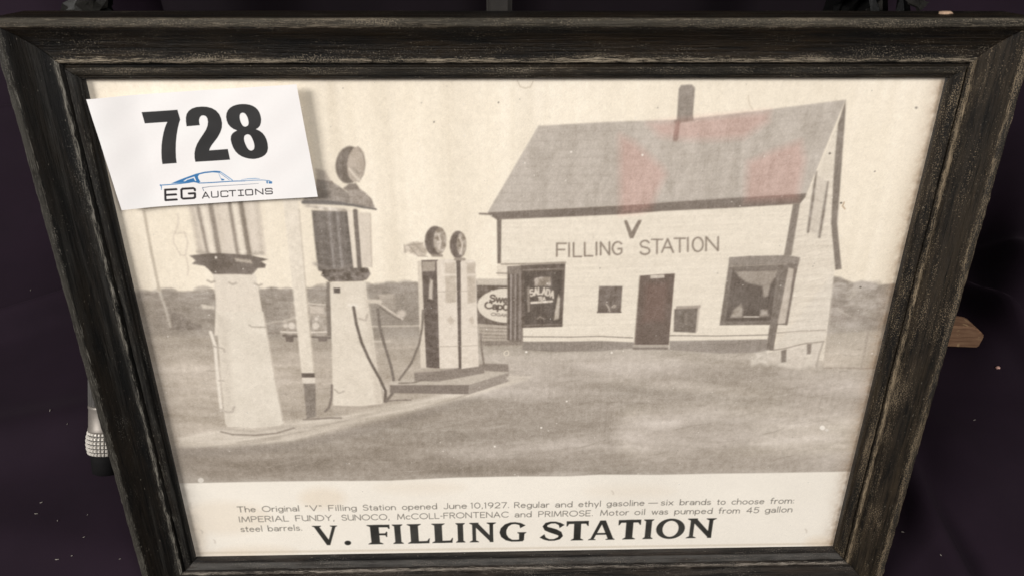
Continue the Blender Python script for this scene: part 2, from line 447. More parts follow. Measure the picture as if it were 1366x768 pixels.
# kerb of the pump island
poly([(238, 583), (300, 572), (380, 560), (440, 556), (520, 540), (600, 524), (680, 500), (710, 502), (690, 510), (620, 530), (520, 556), (440, 574), (390, 588), (300, 596), (240, 597)], (208, 196, 178), soft=6, tex=n_hor2, texcol=90)
for a_, b_ in (((262, 590), (384, 578)), ((300, 584), (430, 566)), ((440, 562), (560, 542)), ((540, 540), (668, 508)), ((380, 566), (500, 548))):
    S.line([a_, ((a_[0] + b_[0]) / 2, (a_[1] + b_[1]) / 2 + 2), b_], (1, 4, 1), (226, 214, 196), soft=4, alpha=0.7)
    S.line([(a_[0] + 14, a_[1] + 6), ((a_[0] + b_[0]) / 2, (a_[1] + b_[1]) / 2 + 8), (b_[0] - 10, b_[1] + 6)], (1, 3, 1), (170, 158, 143), soft=4, alpha=0.6)
poly([(240, 596), (300, 597), (392, 589), (450, 574), (530, 556), (620, 532), (640, 531), (540, 564), (440, 590), (390, 600), (300, 608), (240, 608)], (158, 147, 134), soft=12, alpha=0.8, tex=n_hor, texcol=30)

# ---- the shop: right gable first
poly(z1((1250, 180), (1268, 330), (1255, 560), (1240, 700), (1205, 1000), (1030, 990), (1080, 640), (1118, 455), (1150, 415)), (229, 217, 197), tex=n_clap, texcol=26)
poly(z1((1240, 690), (1225, 860), (1180, 1010), (1120, 1030), (1010, 1010), (1030, 960)), (226, 215, 197), soft=7, alpha=0.8, tex=n_clap, texcol=18)
for k in range(24):
    a = z1((1112 - k * 3.2, 470 + k * 21), (1236 - k * 1.8, 420 + k * 22.5))
    S.line(a, 0.7, (205, 191, 173), soft=2, alpha=0.5)
poly(z1((1282, 90), (1282, 130), (1268, 320), (1252, 520), (1268, 680), (1246, 684), (1231, 520), (1240, 350), (1255, 175)), (140, 129, 117), soft=2, tex=n_mid, texcol=22)
poly(z1((1184, 352), (1216, 372), (1188, 566), (1152, 548)), (216, 204, 186), soft=2.5)
for a in (((1180, 340), (1166, 440), (1150, 550)), ((1220, 376), (1206, 470), (1190, 568))):
    S.line(z1(*a), (2.2, 4.0, 3.4), (150, 139, 127), soft=2.6, tex=n_fine, texcol=40)
for k in range(5):
    S.line(z1((1176 - k * 6, 400 + k * 34), (1206 - k * 6, 414 + k * 34)), 0.8, (182, 170, 154), soft=2, alpha=0.7)
# front wall
poly([(663, 290), (1062, 268), (1050, 345), (1031, 470), (697, 458), (694, 353), (668, 353)], (237, 225, 204), soft=2, tex=n_clap, texcol=15)
for k in range(26):
    y = 296 + k * 6.2
    S.line([(672, y + 2), (860, y - 3 + k * 0.1), (1048, y - 14 + k * 0.55)], 0.6, (214, 200, 180), soft=2.4, alpha=0.24)
# roof
poly(z1((205, 180), (480, 164), (700, 158), (1000, 124), (1282, 88), (1145, 418), (1120, 424), (500, 458), (28, 482)), (191, 180, 166), soft=2.4, tex=n_roof, texcol=34)
r3 = np.random.default_rng(9)
for _ in range(170):
    x, y = r3.uniform(690, 1095), r3.uniform(158, 268)
    L = r3.uniform(5, 22); c = float(r3.choice([164, 170, 196, 202]))
    if x > 717 - (y - 168) * 0.62 + 6 and y > 172 - (x - 717) * 0.085 + 6 and y < 284 - (x - 650) * 0.055 - 6 and x + L < 1122 - (y - 140) * 0.38:
        S.line([(x + L * 0.5, y - L * 0.5), (x, y + L * 0.5)], (0.5, r3.uniform(1, 3)), (c, c - 11, c - 24), soft=3, alpha=r3.uniform(.12, .4))
for k in range(9):
    y = 200 + k * 30
    S.line(z1((200 - k * 19, y + 4), (640, y - 10 + k * 2), (1240 - k * 14, y - 70 + k * 5)), 0.6, (166, 154, 141), soft=2, alpha=0.5)
poly(z1((28, 482), (500, 458), (880, 432), (1145, 416), (1140, 430), (1122, 452), (900, 466), (640, 478), (500, 489), (250, 500), (60, 508), (40, 496)), (131, 119, 108), soft=1.8, tex=n_mid, texcol=22)
S.line(z1((0, 487), (40, 489)), 2.6, (134, 122, 110), soft=2)
# chimney
poly(z1((690, 162), (697, 50), (706, 36), (742, 34), (754, 46), (746, 150)), (154, 143, 131), soft=2, tex=n_mid, texcol=26)
poly(z1((680, 160), (748, 148), (750, 160), (684, 172)), (138, 127, 115), soft=3)
S.line(z1((694, 168), (690, 195), (686, 224)), (6, 6, 7), (150, 132, 120), soft=3)
# pink tint patches on the roof
for pts in (((490, 212), (540, 235), (640, 325), (652, 350), (622, 410), (600, 470), (560, 486), (492, 490)),
            ((590, 172), (690, 158), (1015, 128), (1010, 165), (925, 220), (820, 228), (700, 226), (630, 214)),
            ((940, 305), (1040, 262), (1125, 232), (1140, 300), (1112, 440), (930, 446))):
    S.fill(z1(*pts), (220, 150, 136), soft=16, alpha=0.27)
# posts, board edge
poly(z1((60, 505), (76, 508), (74, 662), (62, 662)), (128, 116, 104), soft=2)
S.line(z1((76, 664), (180, 662), (300, 657)), 1.8, (150, 137, 122), soft=2)
poly(z1((1098, 452), (1122, 452), (1092, 632), (1066, 632)), (142, 131, 119), soft=2, tex=n_mid, texcol=15)

# lettering on the wall
for pts in ([(590, 128), (612, 127), (645, 205), (690, 127), (716, 125), (655, 253), (632, 254)],):
    S.fill(z2(*pts), (140, 127, 113), soft=1.6)
LC = (143, 130, 116)
def wall_letters(items, wd=2.5):
    for ch, x0, x1, yt, yb in items:
        a = z2((x0, yb), (x1, yb), (x0, yt))
        A, B, T_ = S.fn(*a[0]), S.fn(*a[1]), S.fn(*a[2])
        w0, strokes = FONT[ch]
        for st in strokes:
            P = np.array([A + (B - A) * (px / max(w0, 0.01)) + (T_ - A) * py for px, py in st])
            S.raw_line(P, wd * 1.12, LC, soft=1.5)
wall_letters([('F', 120, 184, 288, 378), ('I', 203, 208, 286, 380), ('L', 237, 293, 285, 380), ('L', 315, 370, 284, 376), ('I', 395, 400, 282, 370), ('N', 427, 488, 280, 368), ('G', 510, 575, 278, 366),
              ('S', 704, 770, 270, 366), ('T', 784, 860, 262, 360), ('A', 856, 936, 258, 352), ('T', 944, 1020, 254, 350), ('I', 1036, 1041, 250, 346), ('O', 1072, 1144, 248, 346), ('N', 1166, 1250, 244, 340)])

# left corner bay: side columns, sign board, window
poly(z6((165, 285), (218, 285), (222, 345), (165, 340)), (232, 219, 198), soft=2)
S.line(z6((165, 325), (222, 326)), 1.6, (150, 137, 123), soft=2)
poly(z6((62, 352), (222, 355), (222, 388), (62, 386)), (206, 194, 176), soft=3)
poly(z6((64, 386), (222, 388), (220, 592), (62, 580)), (122, 110, 99), soft=1.6, tex=n_fine, texcol=26)
a_ = np.linspace(math.pi / 2, 3 * math.pi / 2, 20)
S.fill(z6(*([(222, 400)] + [(222 + 158 * math.cos(t), 488 - 88 * math.sin(t)) for t in a_] + [(222, 576)])), (229, 217, 197), soft=1.8)
SC = (112, 100, 90)
S.word('Swe', z6((129, 466))[0], z6((219, 474))[0], 8.4, 2.9, SC, FONT, gap=0.16, soft=1.3)
S.word('Cap', z6((103, 502))[0], z6((190, 509))[0], 8.6, 2.9, SC, FONT, gap=0.16, soft=1.3)
S.line(z6(*[(210 + 13 * math.cos(t), 496 + 15 * math.sin(t)) for t in np.linspace(0.9, 5.4, 12)]), 2.4, SC, soft=1.3)
S.word('CIGAR', z6((135, 538))[0], z6((216, 545))[0], 3.4, 1.3, (140, 128, 116), FONT, gap=0.2, soft=1.3)
poly(z6((62, 582), (222, 592), (222, 670), (85, 670)), (190, 177, 160), soft=3, tex=n_hor, texcol=40)
for y in (600, 618, 636, 652):
    S.line(z6((80, y), (220, y + 5)), 1.5, (150, 138, 125), soft=2)
poly(z6((78, 668), (292, 668), (296, 690), (100, 694)), (146, 134, 121), soft=3)
poly(z6((218, 292), (296, 286), (298, 680), (216, 664)), (134, 122, 110), soft=2, tex=n_fine, texcol=20)
for x, c, wd in ((228, 104, 3), (238, 178, 2.2), (247, 120, 3), (262, 168, 1.8), (270, 112, 3), (284, 150, 2.4)):
    S.line(z6((x, 330), (x - 1, 500), (x - 2, 660)), wd, (c, c - 12, c - 22), soft=2.2)
poly(z6((218, 290), (300, 286), (300, 325), (222, 330)), (140, 128, 116), soft=2)
poly(z6((288, 284), (515, 274), (500, 596), (294, 602)), (112, 100, 90), soft=1.6, tex=n_fine, texcol=22)
poly(z6((304, 318), (500, 312), (490, 578), (308, 582)), (104, 93, 84), soft=2, tex=n_vert, texcol=34)
S.line(z6((300, 308), (505, 302)), 2, (146, 134, 121), soft=2)
S.line(z6((325, 400), (328, 515)), 3.6, (150, 138, 125), soft=3)
S.line(z6((300, 590), (500, 584)), 1.6, (136, 124, 112), soft=2)
WC = (222, 209, 190)
poly(z6((356, 352), (384, 344), (440, 342), (442, 388), (358, 390)), (196, 182, 164), soft=3, alpha=0.75, tex=n_fine, texcol=120)
for i, ch in enumerate('SALADA'):
    x0 = 338 + i * 20; yb = 446 - 16 * math.sin(math.pi * (i + 0.5) / 6)
    a = S.fn(*z6((x0, yb))[0]); b = S.fn(*z6((x0 + 15, yb - (2.5 - i) * 3))[0]); t_ = S.fn(*z6((x0 - (2.5 - i) * 2, yb - 32))[0])
    for st in FONT[ch][1]:
        S.raw_line(np.array([a + (b - a) * px / FONT[ch][0] + (t_ - a) * py for px, py in st]), 2.9, WC, soft=1.4)
S.word('TEA', z6((376, 461))[0], z6((412, 460))[0], 4.4, 1.9, WC, FONT, soft=1.3)
S.line(z6((342, 473), (395, 470), (446, 466)), 3.2, WC, soft=2, tex=n_fine, texcol=90)
poly(z6((480, 430), (488, 450), (482, 556), (456, 562), (462, 520), (472, 460)), (203, 190, 172), soft=3, tex=n_fine, texcol=60)
S.line(z6((372, 555), (385, 545), (405, 556)), 2, (165, 152, 138), soft=2.5)

# wall foot
poly([(697, 455), (760, 455), (800, 454), (846, 456), (846, 464), (800, 468), (740, 469), (697, 466)], (153, 142, 130), soft=2.5, tex=n_hor, texcol=34)
S.line([(697, 448.5), (760, 449), (800, 448), (844, 450)], 1.4, (140, 128, 116), soft=1.8)
poly([(893, 454), (960, 453), (1010, 452), (1024, 452), (1022, 470), (960, 471), (893, 466)], (157, 146, 134), soft=2.5, tex=n_hor, texcol=34)
S.line([(894, 447), (960, 447.5), (1026, 446)], 1.4, (142, 130, 118), soft=1.8)
# door, hatch, meter box
poly(z7((405, 153), (660, 137), (614, 655), (362, 655)), (119, 104, 94), soft=1.6, tex=n_mid, texcol=20)
poly(z7((450, 215), (610, 205), (580, 480), (420, 490)), (131, 106, 95), soft=12, alpha=0.5)
S.line(z7((404, 156), (364, 650)), 1.4, (160, 147, 132), soft=2)
poly(z7((481, 152), (583, 148), (583, 168), (481, 174)), (232, 220, 201), soft=1.5)
S.line(z7((490, 164), (575, 158)), 0.9, (180, 167, 150), soft=1.5)
poly(z7((350, 655), (614, 655), (614, 672), (350, 672)), (184, 172, 157), soft=2)
poly(z7((350, 672), (612, 672), (612, 690), (350, 690)), (140, 128, 117), soft=2.5)
poly(z7((105, 228), (276, 228), (264, 416), (94, 416)), (127, 115, 105), soft=1.6, tex=n_fine, texcol=22)
S.line(z7((94, 416), (264, 416)), 2, (116, 104, 95), soft=1.5)
for a in (((158, 358), (176, 384), (184, 412)), ((200, 380), (214, 364), (226, 372), (214, 384))):
    S.line(z7(*a), 1.4, (206, 193, 175), soft=1.6)
poly(z7((672, 372), (850, 366), (842, 392), (664, 396)), (176, 163, 148), soft=2)
poly(z7((656, 394), (828, 388), (812, 566), (650, 558)), (130, 119, 108), soft=2, tex=n_fine, texcol=24)
S.line(z7((836, 392), (818, 556)), 2, (196, 183, 166), soft=2)
S.line(z7((740, 425), (742, 500)), 2.6, (150, 138, 126), soft=4)
# right bay window
poly(z8((135, 96), (250, 88), (445, 84), (512, 96), (500, 150), (440, 455), (350, 455), (80, 458)), (133, 122, 111), soft=1.8, tex=n_fine, texcol=18)
poly(z8((132, 96), (250, 88), (445, 84), (512, 96), (506, 132), (440, 128), (250, 134), (130, 144)), (152, 141, 129), soft=2, tex=n_mid, texcol=14)
S.line(z8((128, 146), (250, 138), (440, 130)), 1.1, (172, 160, 145), soft=1.6)
poly(z8((452, 150), (486, 158), (444, 448), (392, 450)), (201, 188, 171), soft=2.4, tex=n_hor, texcol=30)
S.line(z8((487, 160), (466, 300), (440, 452)), 3.6, (134, 122, 111), soft=2.2)
poly(z8((150, 165), (392, 160), (356, 432), (112, 436)), (110, 99, 90), soft=3, tex=n_mid, texcol=24)
poly(z8((164, 170), (392, 164), (382, 200), (356, 236), (340, 300), (318, 306), (310, 250), (230, 232), (190, 204)), (166, 154, 140), soft=4, tex=n_mid, texcol=26)
poly(z8((140, 415), (160, 370), (196, 345), (208, 375), (200, 416)), (174, 162, 147), soft=5, tex=n_fine, texcol=40)
poly(z8((296, 412), (304, 376), (336, 370), (346, 408)), (172, 160, 146), soft=5, tex=n_fine, texcol=40)
S.line(z8((212, 412), (290, 412)), 2, (216, 204, 187), soft=1.8)
poly(z8((352, 448), (396, 446), (370, 594), (330, 594)), (133, 122, 111), soft=2)
S.line(z8((382, 500), (520, 488), (650, 484)), 1.3, (176, 163, 148), soft=2)
S.line(z8((372, 592), (430, 584), (540, 556), (640, 546)), 1.6, (165, 152, 138), soft=2)
poly(z8((412, 594), (442, 588), (440, 656), (412, 660)), (140, 129, 117), soft=2)
poly(z8((552, 560), (578, 556), (572, 612), (550, 616)), (146, 134, 122), soft=2)
poly(z8((244, 640), (262, 610), (300, 600), (345, 592), (352, 640), (340, 676), (300, 660), (250, 682)), (222, 211, 194), soft=6, alpha=0.85, tex=n_fine, texcol=46)
poly(z8((350, 606), (408, 600), (408, 668), (350, 672)), (210, 198, 181), soft=6, alpha=0.8, tex=n_fine, texcol=24)
poly(z8((446, 592), (548, 566), (548, 680), (446, 684)), (216, 204, 187), soft=7, alpha=0.8, tex=n_fine, texcol=18)
poly(z8((578, 566), (624, 552), (600, 690), (574, 690)), (216, 204, 187), soft=7, alpha=0.8)
S.line(z8((640, 545), (618, 610), (600, 690)), 2, (176, 164, 149), soft=3)

# ---- pumps, lamp post, car
S.line(p2((55, 55), (100, 300), (150, 540)), 3.8, (196, 183, 163), soft=3)
S.line(p2((150, 540), (185, 640), (215, 745)), 3.4, (196, 185, 169), soft=4)
for a in (((235, 190), (300, 182), (318, 240), (306, 322), (276, 320), (232, 240), (235, 190)), ((240, 190), (262, 130), (258, 70)), ((310, 330), (322, 400), (320, 440))):
    S.line(p2(*a), 1.4, (214, 200, 180), soft=3)
# car behind the post
poly([(388, 402), (436, 404), (440, 452), (386, 452), (374, 446), (376, 432), (386, 428)], (178, 166, 151), soft=5, tex=n_fine, texcol=40)
S.line([(378, 428), (392, 424), (410, 424)], 3, (205, 193, 176), soft=4)
poly([(396, 426), (416, 426), (415, 440), (398, 440)], (150, 139, 126), soft=3)
poly([(412, 407), (432, 409), (432, 418), (414, 418)], (208, 195, 178), soft=2.5)
S.line([(392, 403), (434, 406)], 1.8, (220, 208, 190), soft=2)
S.line([(394, 419), (436, 421)], 1.6, (190, 177, 160), soft=2)
for cx, cy, r in ((389, 434, 4.5), (421, 434, 4.5), (422, 425, 2.4), (381, 434, 3)):
    S.ell(cx, cy, r, r, (222, 210, 193), soft=2.5)
S.line([(375, 442), (400, 443), (442, 442)], 2.4, (224, 212, 195), soft=1.8)
S.line([(378, 447), (440, 450)], 3, (118, 107, 97), soft=3)
poly([(380, 448), (392, 448), (391, 456), (382, 455)], (118, 106, 96), soft=2.5)
poly([(424, 449), (438, 449), (436, 455), (425, 455)], (130, 118, 108), soft=2.5)
# front pump
poly([(252, 270), (344, 264), (353, 338), (310, 346), (265, 338)], (216, 203, 185), soft=7, alpha=0.85, tex=n_vert, texcol=30)
S.line([(256, 276), (268, 340)], 7, (200, 187, 169), soft=8, alpha=0.7)
S.line([(342, 270), (350, 338)], 7, (204, 191, 173), soft=8, alpha=0.7)
S.line([(264, 336), (300, 343), (350, 338)], 4, (170, 158, 143), soft=5, alpha=0.7)
for (x0, y0), (x1, y1), wd, c in (((264, 277), (277, 338), 4.2, 158), ((281, 275), (292, 338), 6.5, 150), ((306, 272), (317, 340), 4.5, 156), ((321, 270), (333, 342), 6.5, 140)):
    S.line([(x0, y0), (x1, y1)], wd, (c, c - 12, c - 26), soft=4)
for (x0, y0), (x1, y1) in (((271, 276), (284, 338)), ((312, 272), (324, 340))):
    S.line([(x0, y0), (x1, y1)], 4, (238, 226, 205), soft=4)
poly(p2((470, 425), (725, 425), (745, 520), (775, 700), (800, 800), (480, 800), (488, 600)), (229, 217, 198), soft=2)
poly(p3((378, -20), (645, -20), (700, 270), (762, 612), (740, 628), (600, 640), (440, 634), (428, 610), (400, 300)), (229, 218, 199), soft=2.4, tex=n_mid, texcol=16)
poly(p3((395, 10), (440, 10), (470, 620), (436, 620)), (206, 194, 176), soft=16, alpha=0.6)
S.line(p3((650, 10), (700, 290), (758, 600)), 1.6, (198, 185, 168), soft=2.5)
poly(p2((330, 322), (420, 312), (510, 308), (620, 315), (700, 322), (802, 345), (760, 358), (790, 376), (784, 396), (740, 398), (722, 420), (705, 436), (600, 434), (470, 434), (448, 410), (420, 385), (345, 372), (365, 352)), (124, 113, 103), soft=2.2, tex=n_mid, texcol=60)
poly(p2((600, 338), (700, 350), (708, 372), (610, 356)), (188, 175, 158), soft=4)
S.ell(*p2((488, 334))[0], 1.6, 1.6, (238, 228, 210), soft=1.5)
for x, y in ((590, 490), (745, 496), (460, 478)):
    S.line(p2((x - 22, y - 6), (x, y + 6), (x + 20, y - 2)), 2.4, (178, 166, 150), soft=3)
S.line(p3((345, 95), (370, 170), (385, 350), (405, 530)), 4.6, (234, 223, 205), soft=2.2)
S.line(p3((405, 535), (440, 552), (470, 548), (480, 520)), 3, (196, 184, 168), soft=2.5)
S.line(p3((356, 176), (420, 190), (425, 208)), 2.2, (188, 176, 160), soft=2.5)
S.line(p3((392, 372), (420, 372)), 2, (190, 178, 162), soft=2.5)
S.line(p3((565, 55), (580, 66), (655, 68)), 1.8, (182, 170, 154), soft=2)
S.line(p3((405, 662), (470, 678), (600, 682), (720, 670), (820, 640)), 2.8, (156, 144, 130), soft=2.6)
S.line(p3((400, 645), (600, 660), (800, 628)), 4, (196, 184, 167), soft=4)
# lamp post
poly([(377, 264), (397, 262), (405.5, 360), (419.5, 499), (402.5, 499), (388, 360)], (232, 220, 200), soft=2.4, tex=n_fine, texcol=12)
S.line([(399, 280), (407, 372), (419, 495)], 1.6, (204, 191, 172), soft=3)
poly([(402, 497), (419.5, 497), (420, 503), (403, 503)], (110, 99, 90), soft=1.6)
poly([(403, 503), (420, 503), (420.5, 511), (403.5, 511)], (226, 214, 196), soft=1.6)
poly([(405, 511), (421, 511), (421.5, 555), (409, 558)], (142, 131, 119), soft=2.5, tex=n_fine, texcol=16)
S.line([(405, 559), (440, 557), (455, 557)], 2.2, (138, 126, 114), soft=3)
# second pump
poly([(416, 281), (466, 282), (470, 320), (474, 356), (462, 364), (440, 366), (425, 361), (420, 320)], (132, 122, 113), soft=3, tex=n_vert, texcol=60)
for x, c, wd, al in ((419, 108, 4, .7), (426, 128, 3, .6), (432, 112, 4, .6), (439, 172, 2.4, .8), (445, 116, 3, .6), (450, 160, 3, .8), (456, 118, 3, .6), (462, 106, 4, .7)):
    S.line([(x, 284), (x + 3, 320), (x + 7, 358)], wd, (c, c - 8, c - 16), soft=4, alpha=al, tex=n_spk, texcol=50)
for y in (300, 322, 342):
    S.line([(418 + (y - 282) * .1, y), (442, y + 3), (467 + (y - 282) * .1, y - 1)], 1.2, (152, 142, 132), soft=3, alpha=0.5)
S.line([(420, 352), (446, 362), (474, 352)], 5, (150, 139, 128), soft=5, alpha=0.6)
S.line([(466, 283), (474, 356)], 5.5, (232, 219, 199), soft=2.2)
S.line([(474, 282), (480, 357)], 6.5, (124, 113, 103), soft=2.4)
poly([(478, 284), (494, 284), (496, 356), (483, 356)], (221, 208, 189), soft=3)
S.line([(494, 286), (496, 356)], 1.4, (196, 182, 164), soft=2.5)
poly(p1((230, 330), (300, 340), (345, 345), (400, 380), (470, 430), (490, 500), (330, 500), (135, 492), (140, 465), (220, 420)), (153, 142, 130), soft=2.2, tex=n_fine, texcol=34)
poly(p1((225, 250), (290, 262), (345, 345), (232, 332)), (196, 183, 166), soft=5)
S.line(p1((236, 332), (345, 346)), 2, (146, 134, 122), soft=2.5)
poly(p1((430, 390), (540, 390), (590, 425), (635, 470), (662, 540), (560, 532), (484, 515), (470, 430)), (162, 150, 137), soft=2.2, tex=n_fine, texcol=24)
S.line(p1((135, 494), (300, 496), (400, 503), (490, 514), (580, 532), (668, 546)), (5, 6, 5, 3.6, 3, 2), (117, 110, 104), soft=2)
S.line(p1((160, 520), (300, 540), (440, 550)), 4, (200, 188, 172), soft=4, tex=n_fine, texcol=90)
poly(p1((430, 392), (470, 360), (520, 355), (545, 392), (530, 402), (440, 404)), (136, 124, 112), soft=2.2)
S.ell(*p1((470, 222))[0], 18, 25, (126, 115, 104), rot=0.10, soft=2.4, tex=n_fine, texcol=26)
S.ell(*p1((522, 218))[0], 12.0, 23.5, (180, 166, 149), rot=0.08, soft=2.2, tex=n_mid, texcol=34)
S.line(p1((535, 90), (575, 150), (588, 220), (575, 290), (540, 345)), 1.2, (150, 138, 124), soft=1.8)
S.line(p1((470, 250), (510, 300), (545, 330)), 3, (222, 209, 190), soft=2.5)
S.line(p1((500, 245), (540, 285), (560, 280)), 3, (150, 138, 124), soft=3, alpha=0.7)
poly(p4((222, 0), (440, -12), (455, 20), (435, 48), (410, 55), (255, 58), (215, 28)), (118, 107, 97), soft=2.2, tex=n_fine, texcol=90)
poly(p4((240, 58), (262, 60), (266, 320), (244, 320), (238, 200)), (134, 123, 111), soft=3)
poly(p4((256, 62), (430, 56), (440, 140), (470, 330), (492, 520), (516, 652), (400, 664), (272, 662), (264, 320)), (230, 218, 198), soft=2.2, tex=n_mid, texcol=22)
poly(p4((420, 70), (434, 70), (512, 650), (480, 655)), (212, 199, 180), soft=8, alpha=0.6)
poly(p4((274, 86), (306, 86), (306, 112), (276, 112)), (104, 94, 86), soft=1.8)
S.line(p4((270, 662), (400, 668), (516, 655)), 2, (186, 173, 157), soft=2.5)
S.line(p4((352, 170), (385, 172)), 4.5, (242, 231, 213), soft=2.5)
S.line(p4((400, 235), (430, 245), (440, 215)), 2.5, (196, 183, 166), soft=3)
S.line(p4((278, 580), (300, 600), (325, 590)), 2.2, (192, 180, 163), soft=2.5)
S.line(p4((372, 180), (385, 260), (410, 350), (450, 440), (500, 530), (528, 590), (525, 640)), 3.9, (114, 103, 93), soft=2)
S.line(p4((490, 190), (500, 280), (525, 370), (555, 470), (568, 540), (562, 600), (530, 640)), 3.8, (126, 115, 104), soft=2.2)
S.line(p4((530, 640), (580, 634), (650, 632)), 1.8, (134, 122, 111), soft=2)
S.line(p4((266, 560), (264, 620), (252, 670), (232, 688)), 3, (136, 124, 113), soft=2.2)
S.line(p4((445, 152), (500, 152)), 6, (216, 203, 184), soft=3)
S.line(p4((495, 160), (560, 205), (610, 238)), 3, (212, 199, 181), soft=2.2)
S.line(p4((500, 178), (560, 222), (600, 240)), 2, (134, 123, 111), soft=2.2)
S.ell(*p4((605, 212))[0], 6, 5, (206, 193, 176), soft=4)
# twin pumps
poly(z5((62, 120), (100, 105), (140, 108), (165, 140), (150, 168), (120, 168), (80, 150), (60, 150)), (207, 193, 174), soft=4, tex=n_fine, texcol=46)
for a in (((62, 118), (66, 150)), ((80, 120), (120, 165), (160, 168)), ((100, 108), (140, 150)), ((70, 122), (140, 112)), ((90, 150), (130, 130))):
    S.line(z5(*a), 1.1, (168, 155, 139), soft=1.8)
S.fill(z5((0, 700), (110, 688), (405, 640), (508, 660), (340, 712), (0, 716)), (198, 186, 169), soft=3, tex=n_hor, texcol=24)
S.fill(z5((0, 714), (340, 712), (338, 752), (0, 748)), (137, 125, 114), soft=2, tex=n_hor, texcol=18)
S.fill(z5((340, 712), (508, 660), (508, 698), (338, 752)), (163, 151, 138), soft=2, tex=n_hor, texcol=20)
S.fill(z5((398, 622), (505, 624), (508, 658), (404, 652)), (146, 134, 122), soft=2.5)
S.line(z5((505, 684), (580, 690)), 5, (206, 194, 177), soft=4)
S.fill(z5((105, 660), (205, 652), (400, 622), (404, 662), (300, 682), (205, 698), (105, 696)), (145, 133, 121), soft=2, tex=n_hor, texcol=20)
S.line(z5((105, 661), (205, 653), (400, 623)), 1.5, (176, 163, 149), soft=2)
S.fill(z5((118, 186), (140, 184), (158, 640), (132, 640)), (222, 209, 189), soft=2)
S.fill(z5((135, 184), (206, 182), (213, 642), (156, 638)), (112, 100, 91), soft=1.8, tex=n_fine, texcol=26)
S.fill(z5((138, 190), (194, 188), (194, 230), (140, 232)), (176, 163, 147), soft=2.5)
S.fill(z5((172, 262), (184, 270), (182, 350), (166, 345), (168, 300)), (206, 193, 176), soft=3)
S.fill(z5((282, 178), (304, 176), (308, 642), (291, 642)), (112, 100, 91), soft=2)
S.fill(z5((200, 190), (210, 180), (270, 180), (280, 186), (284, 200), (294, 640), (213, 642)), (231, 218, 199), soft=1.8, tex=n_fine, texcol=10)
S.fill(z5((302, 194), (310, 183), (356, 182), (366, 192), (380, 634), (306, 644)), (230, 217, 198), soft=1.8, tex=n_fine, texcol=10)
for x0, x1 in ((235, 279), (328, 364)):
    S.fill(z5((x0, 196), (x1, 194), (x1 + 1, 240), (x0 + 1, 242)), (204, 190, 171), soft=2.5, tex=n_fine, texcol=18)
    S.fill(z5((x0 + 2, 252), (x1 + 2, 250), (x1 + 4, 360), (x0 + 4, 366)), (202, 188, 169), soft=2.5, tex=n_fine, texcol=18)
    S.fill(z5((x0 + 8, 435), (x0 + 24, 420), (x1 - 2, 440), (x0 + 24, 458)), (206, 192, 173), soft=3)
for y in (315, 548):
    S.line(z5((204, y + 2), (290, y)), 1, (188, 175, 157), soft=1.6)
    S.line(z5((302, y), (376, y - 4)), 1, (188, 175, 157), soft=1.6)
for (cx, cy, rx, ry, fx, frx, fry) in ((194, 102, 14, 20, 214, 8.6, 17.5), (291, 118, 11, 18.5, 306, 6.4, 15)):
    S.ell(*z5((cx, cy))[0], rx, ry, (120, 108, 98), soft=2.2, tex=n_fine, texcol=26)
    S.ell(*z5((fx, cy - 2))[0], frx, fry, (172, 159, 143), soft=2.2, tex=n_fine, texcol=110)
    S.line(z5((fx - 8, cy - 30), (fx + 4, cy), (fx - 4, cy + 34)), 2, (220, 206, 188), soft=2)
    S.line(z5((cx - 10, cy + 62), (cx + 26, cy + 62)), 4, (160, 147, 132), soft=2.5)
S.line(z5((142, 395), (138, 470), (125, 540), (92, 620), (40, 692)), 3, (131, 120, 108), soft=2)
S.line(z5((40, 706), (100, 704), (150, 690)), 1.8, (134, 122, 110), soft=2)
S.line(z5((388, 495), (392, 560), (404, 640)), 2.6, (140, 128, 116), soft=2.2)

# fine print screen, mottling and ink grain over the picture part only
edge_px = [(150, 645), (240, 643.5), (330, 642), (440, 640.5), (520, 640), (600, 636.5), (690, 634.5), (760, 634), (800, 632), (880, 632.5), (960, 630.5), (1040, 629.5), (1135, 628), (1240, 627)]
E_ = S.T(edge_px)
ey_ = np.interp(np.arange(PW), E_[:, 0], E_[:, 1])
inpic = (np.arange(PH)[:, None] < ey_[None, :])
lum = S.img.mean(2)
dark = np.clip((225 - lum) / 90, 0, 1)
xx = np.arange(PW)[None, :]; yy = np.arange(PH)[:, None]
screen = np.sin(xx * 1.55) * 1.6 * np.clip(fbm(PH, PW, 160, 2, seed=21) * 5 + 0.6, 0, 1.6) + np.sin(yy * 1.3 + xx * 0.02) * 1.2
grain = rng.normal(0, 3.2, (PH, PW)) + n_fine * 10
S.img += np.where(inpic, screen * dark + grain * (0.35 + 0.65 * dark), 0)[..., None]
# the faded ink never gets fully dark
S.img += np.where(inpic, dark * 4, 0)[..., None]

# paper strip below the picture
S.raw_fill([np.concatenate([E_, [[PW + 10, PH + 5], [-10, PH + 5]]])], (245, 236, 219), soft=1.4, tex=n_soft, texcol=14)
S.raw_line(E_, 1.2, (150, 138, 125), soft=1.6, alpha=0.55)
for cx, cy, rx, ry, a in ((430, 664, 30, 14, .35), (300, 690, 60, 22, .25), (345, 735, 50, 7, .3), (300, 740, 40, 6, .3), (260, 720, 14, 20, .3), (1095, 724, 20, 8, .5), (560, 650, 60, 8, .18), (840, 655, 60, 8, .15)):
    S.ell(cx, cy, rx, ry, (233, 216, 190), soft=22, alpha=a * 1.6)
for x, y in ((1074, 705), (816, 654), (285, 719), (268, 706)):
    S.line([(x, y), (x + 2, y + 2), (x + 2, y + 5)], 1, (196, 183, 165), soft=2)
S.line([(262, 737), (600, 732), (900, 727.5), (1115, 724)], 3.0, (214, 199, 175), soft=4, alpha=0.7)

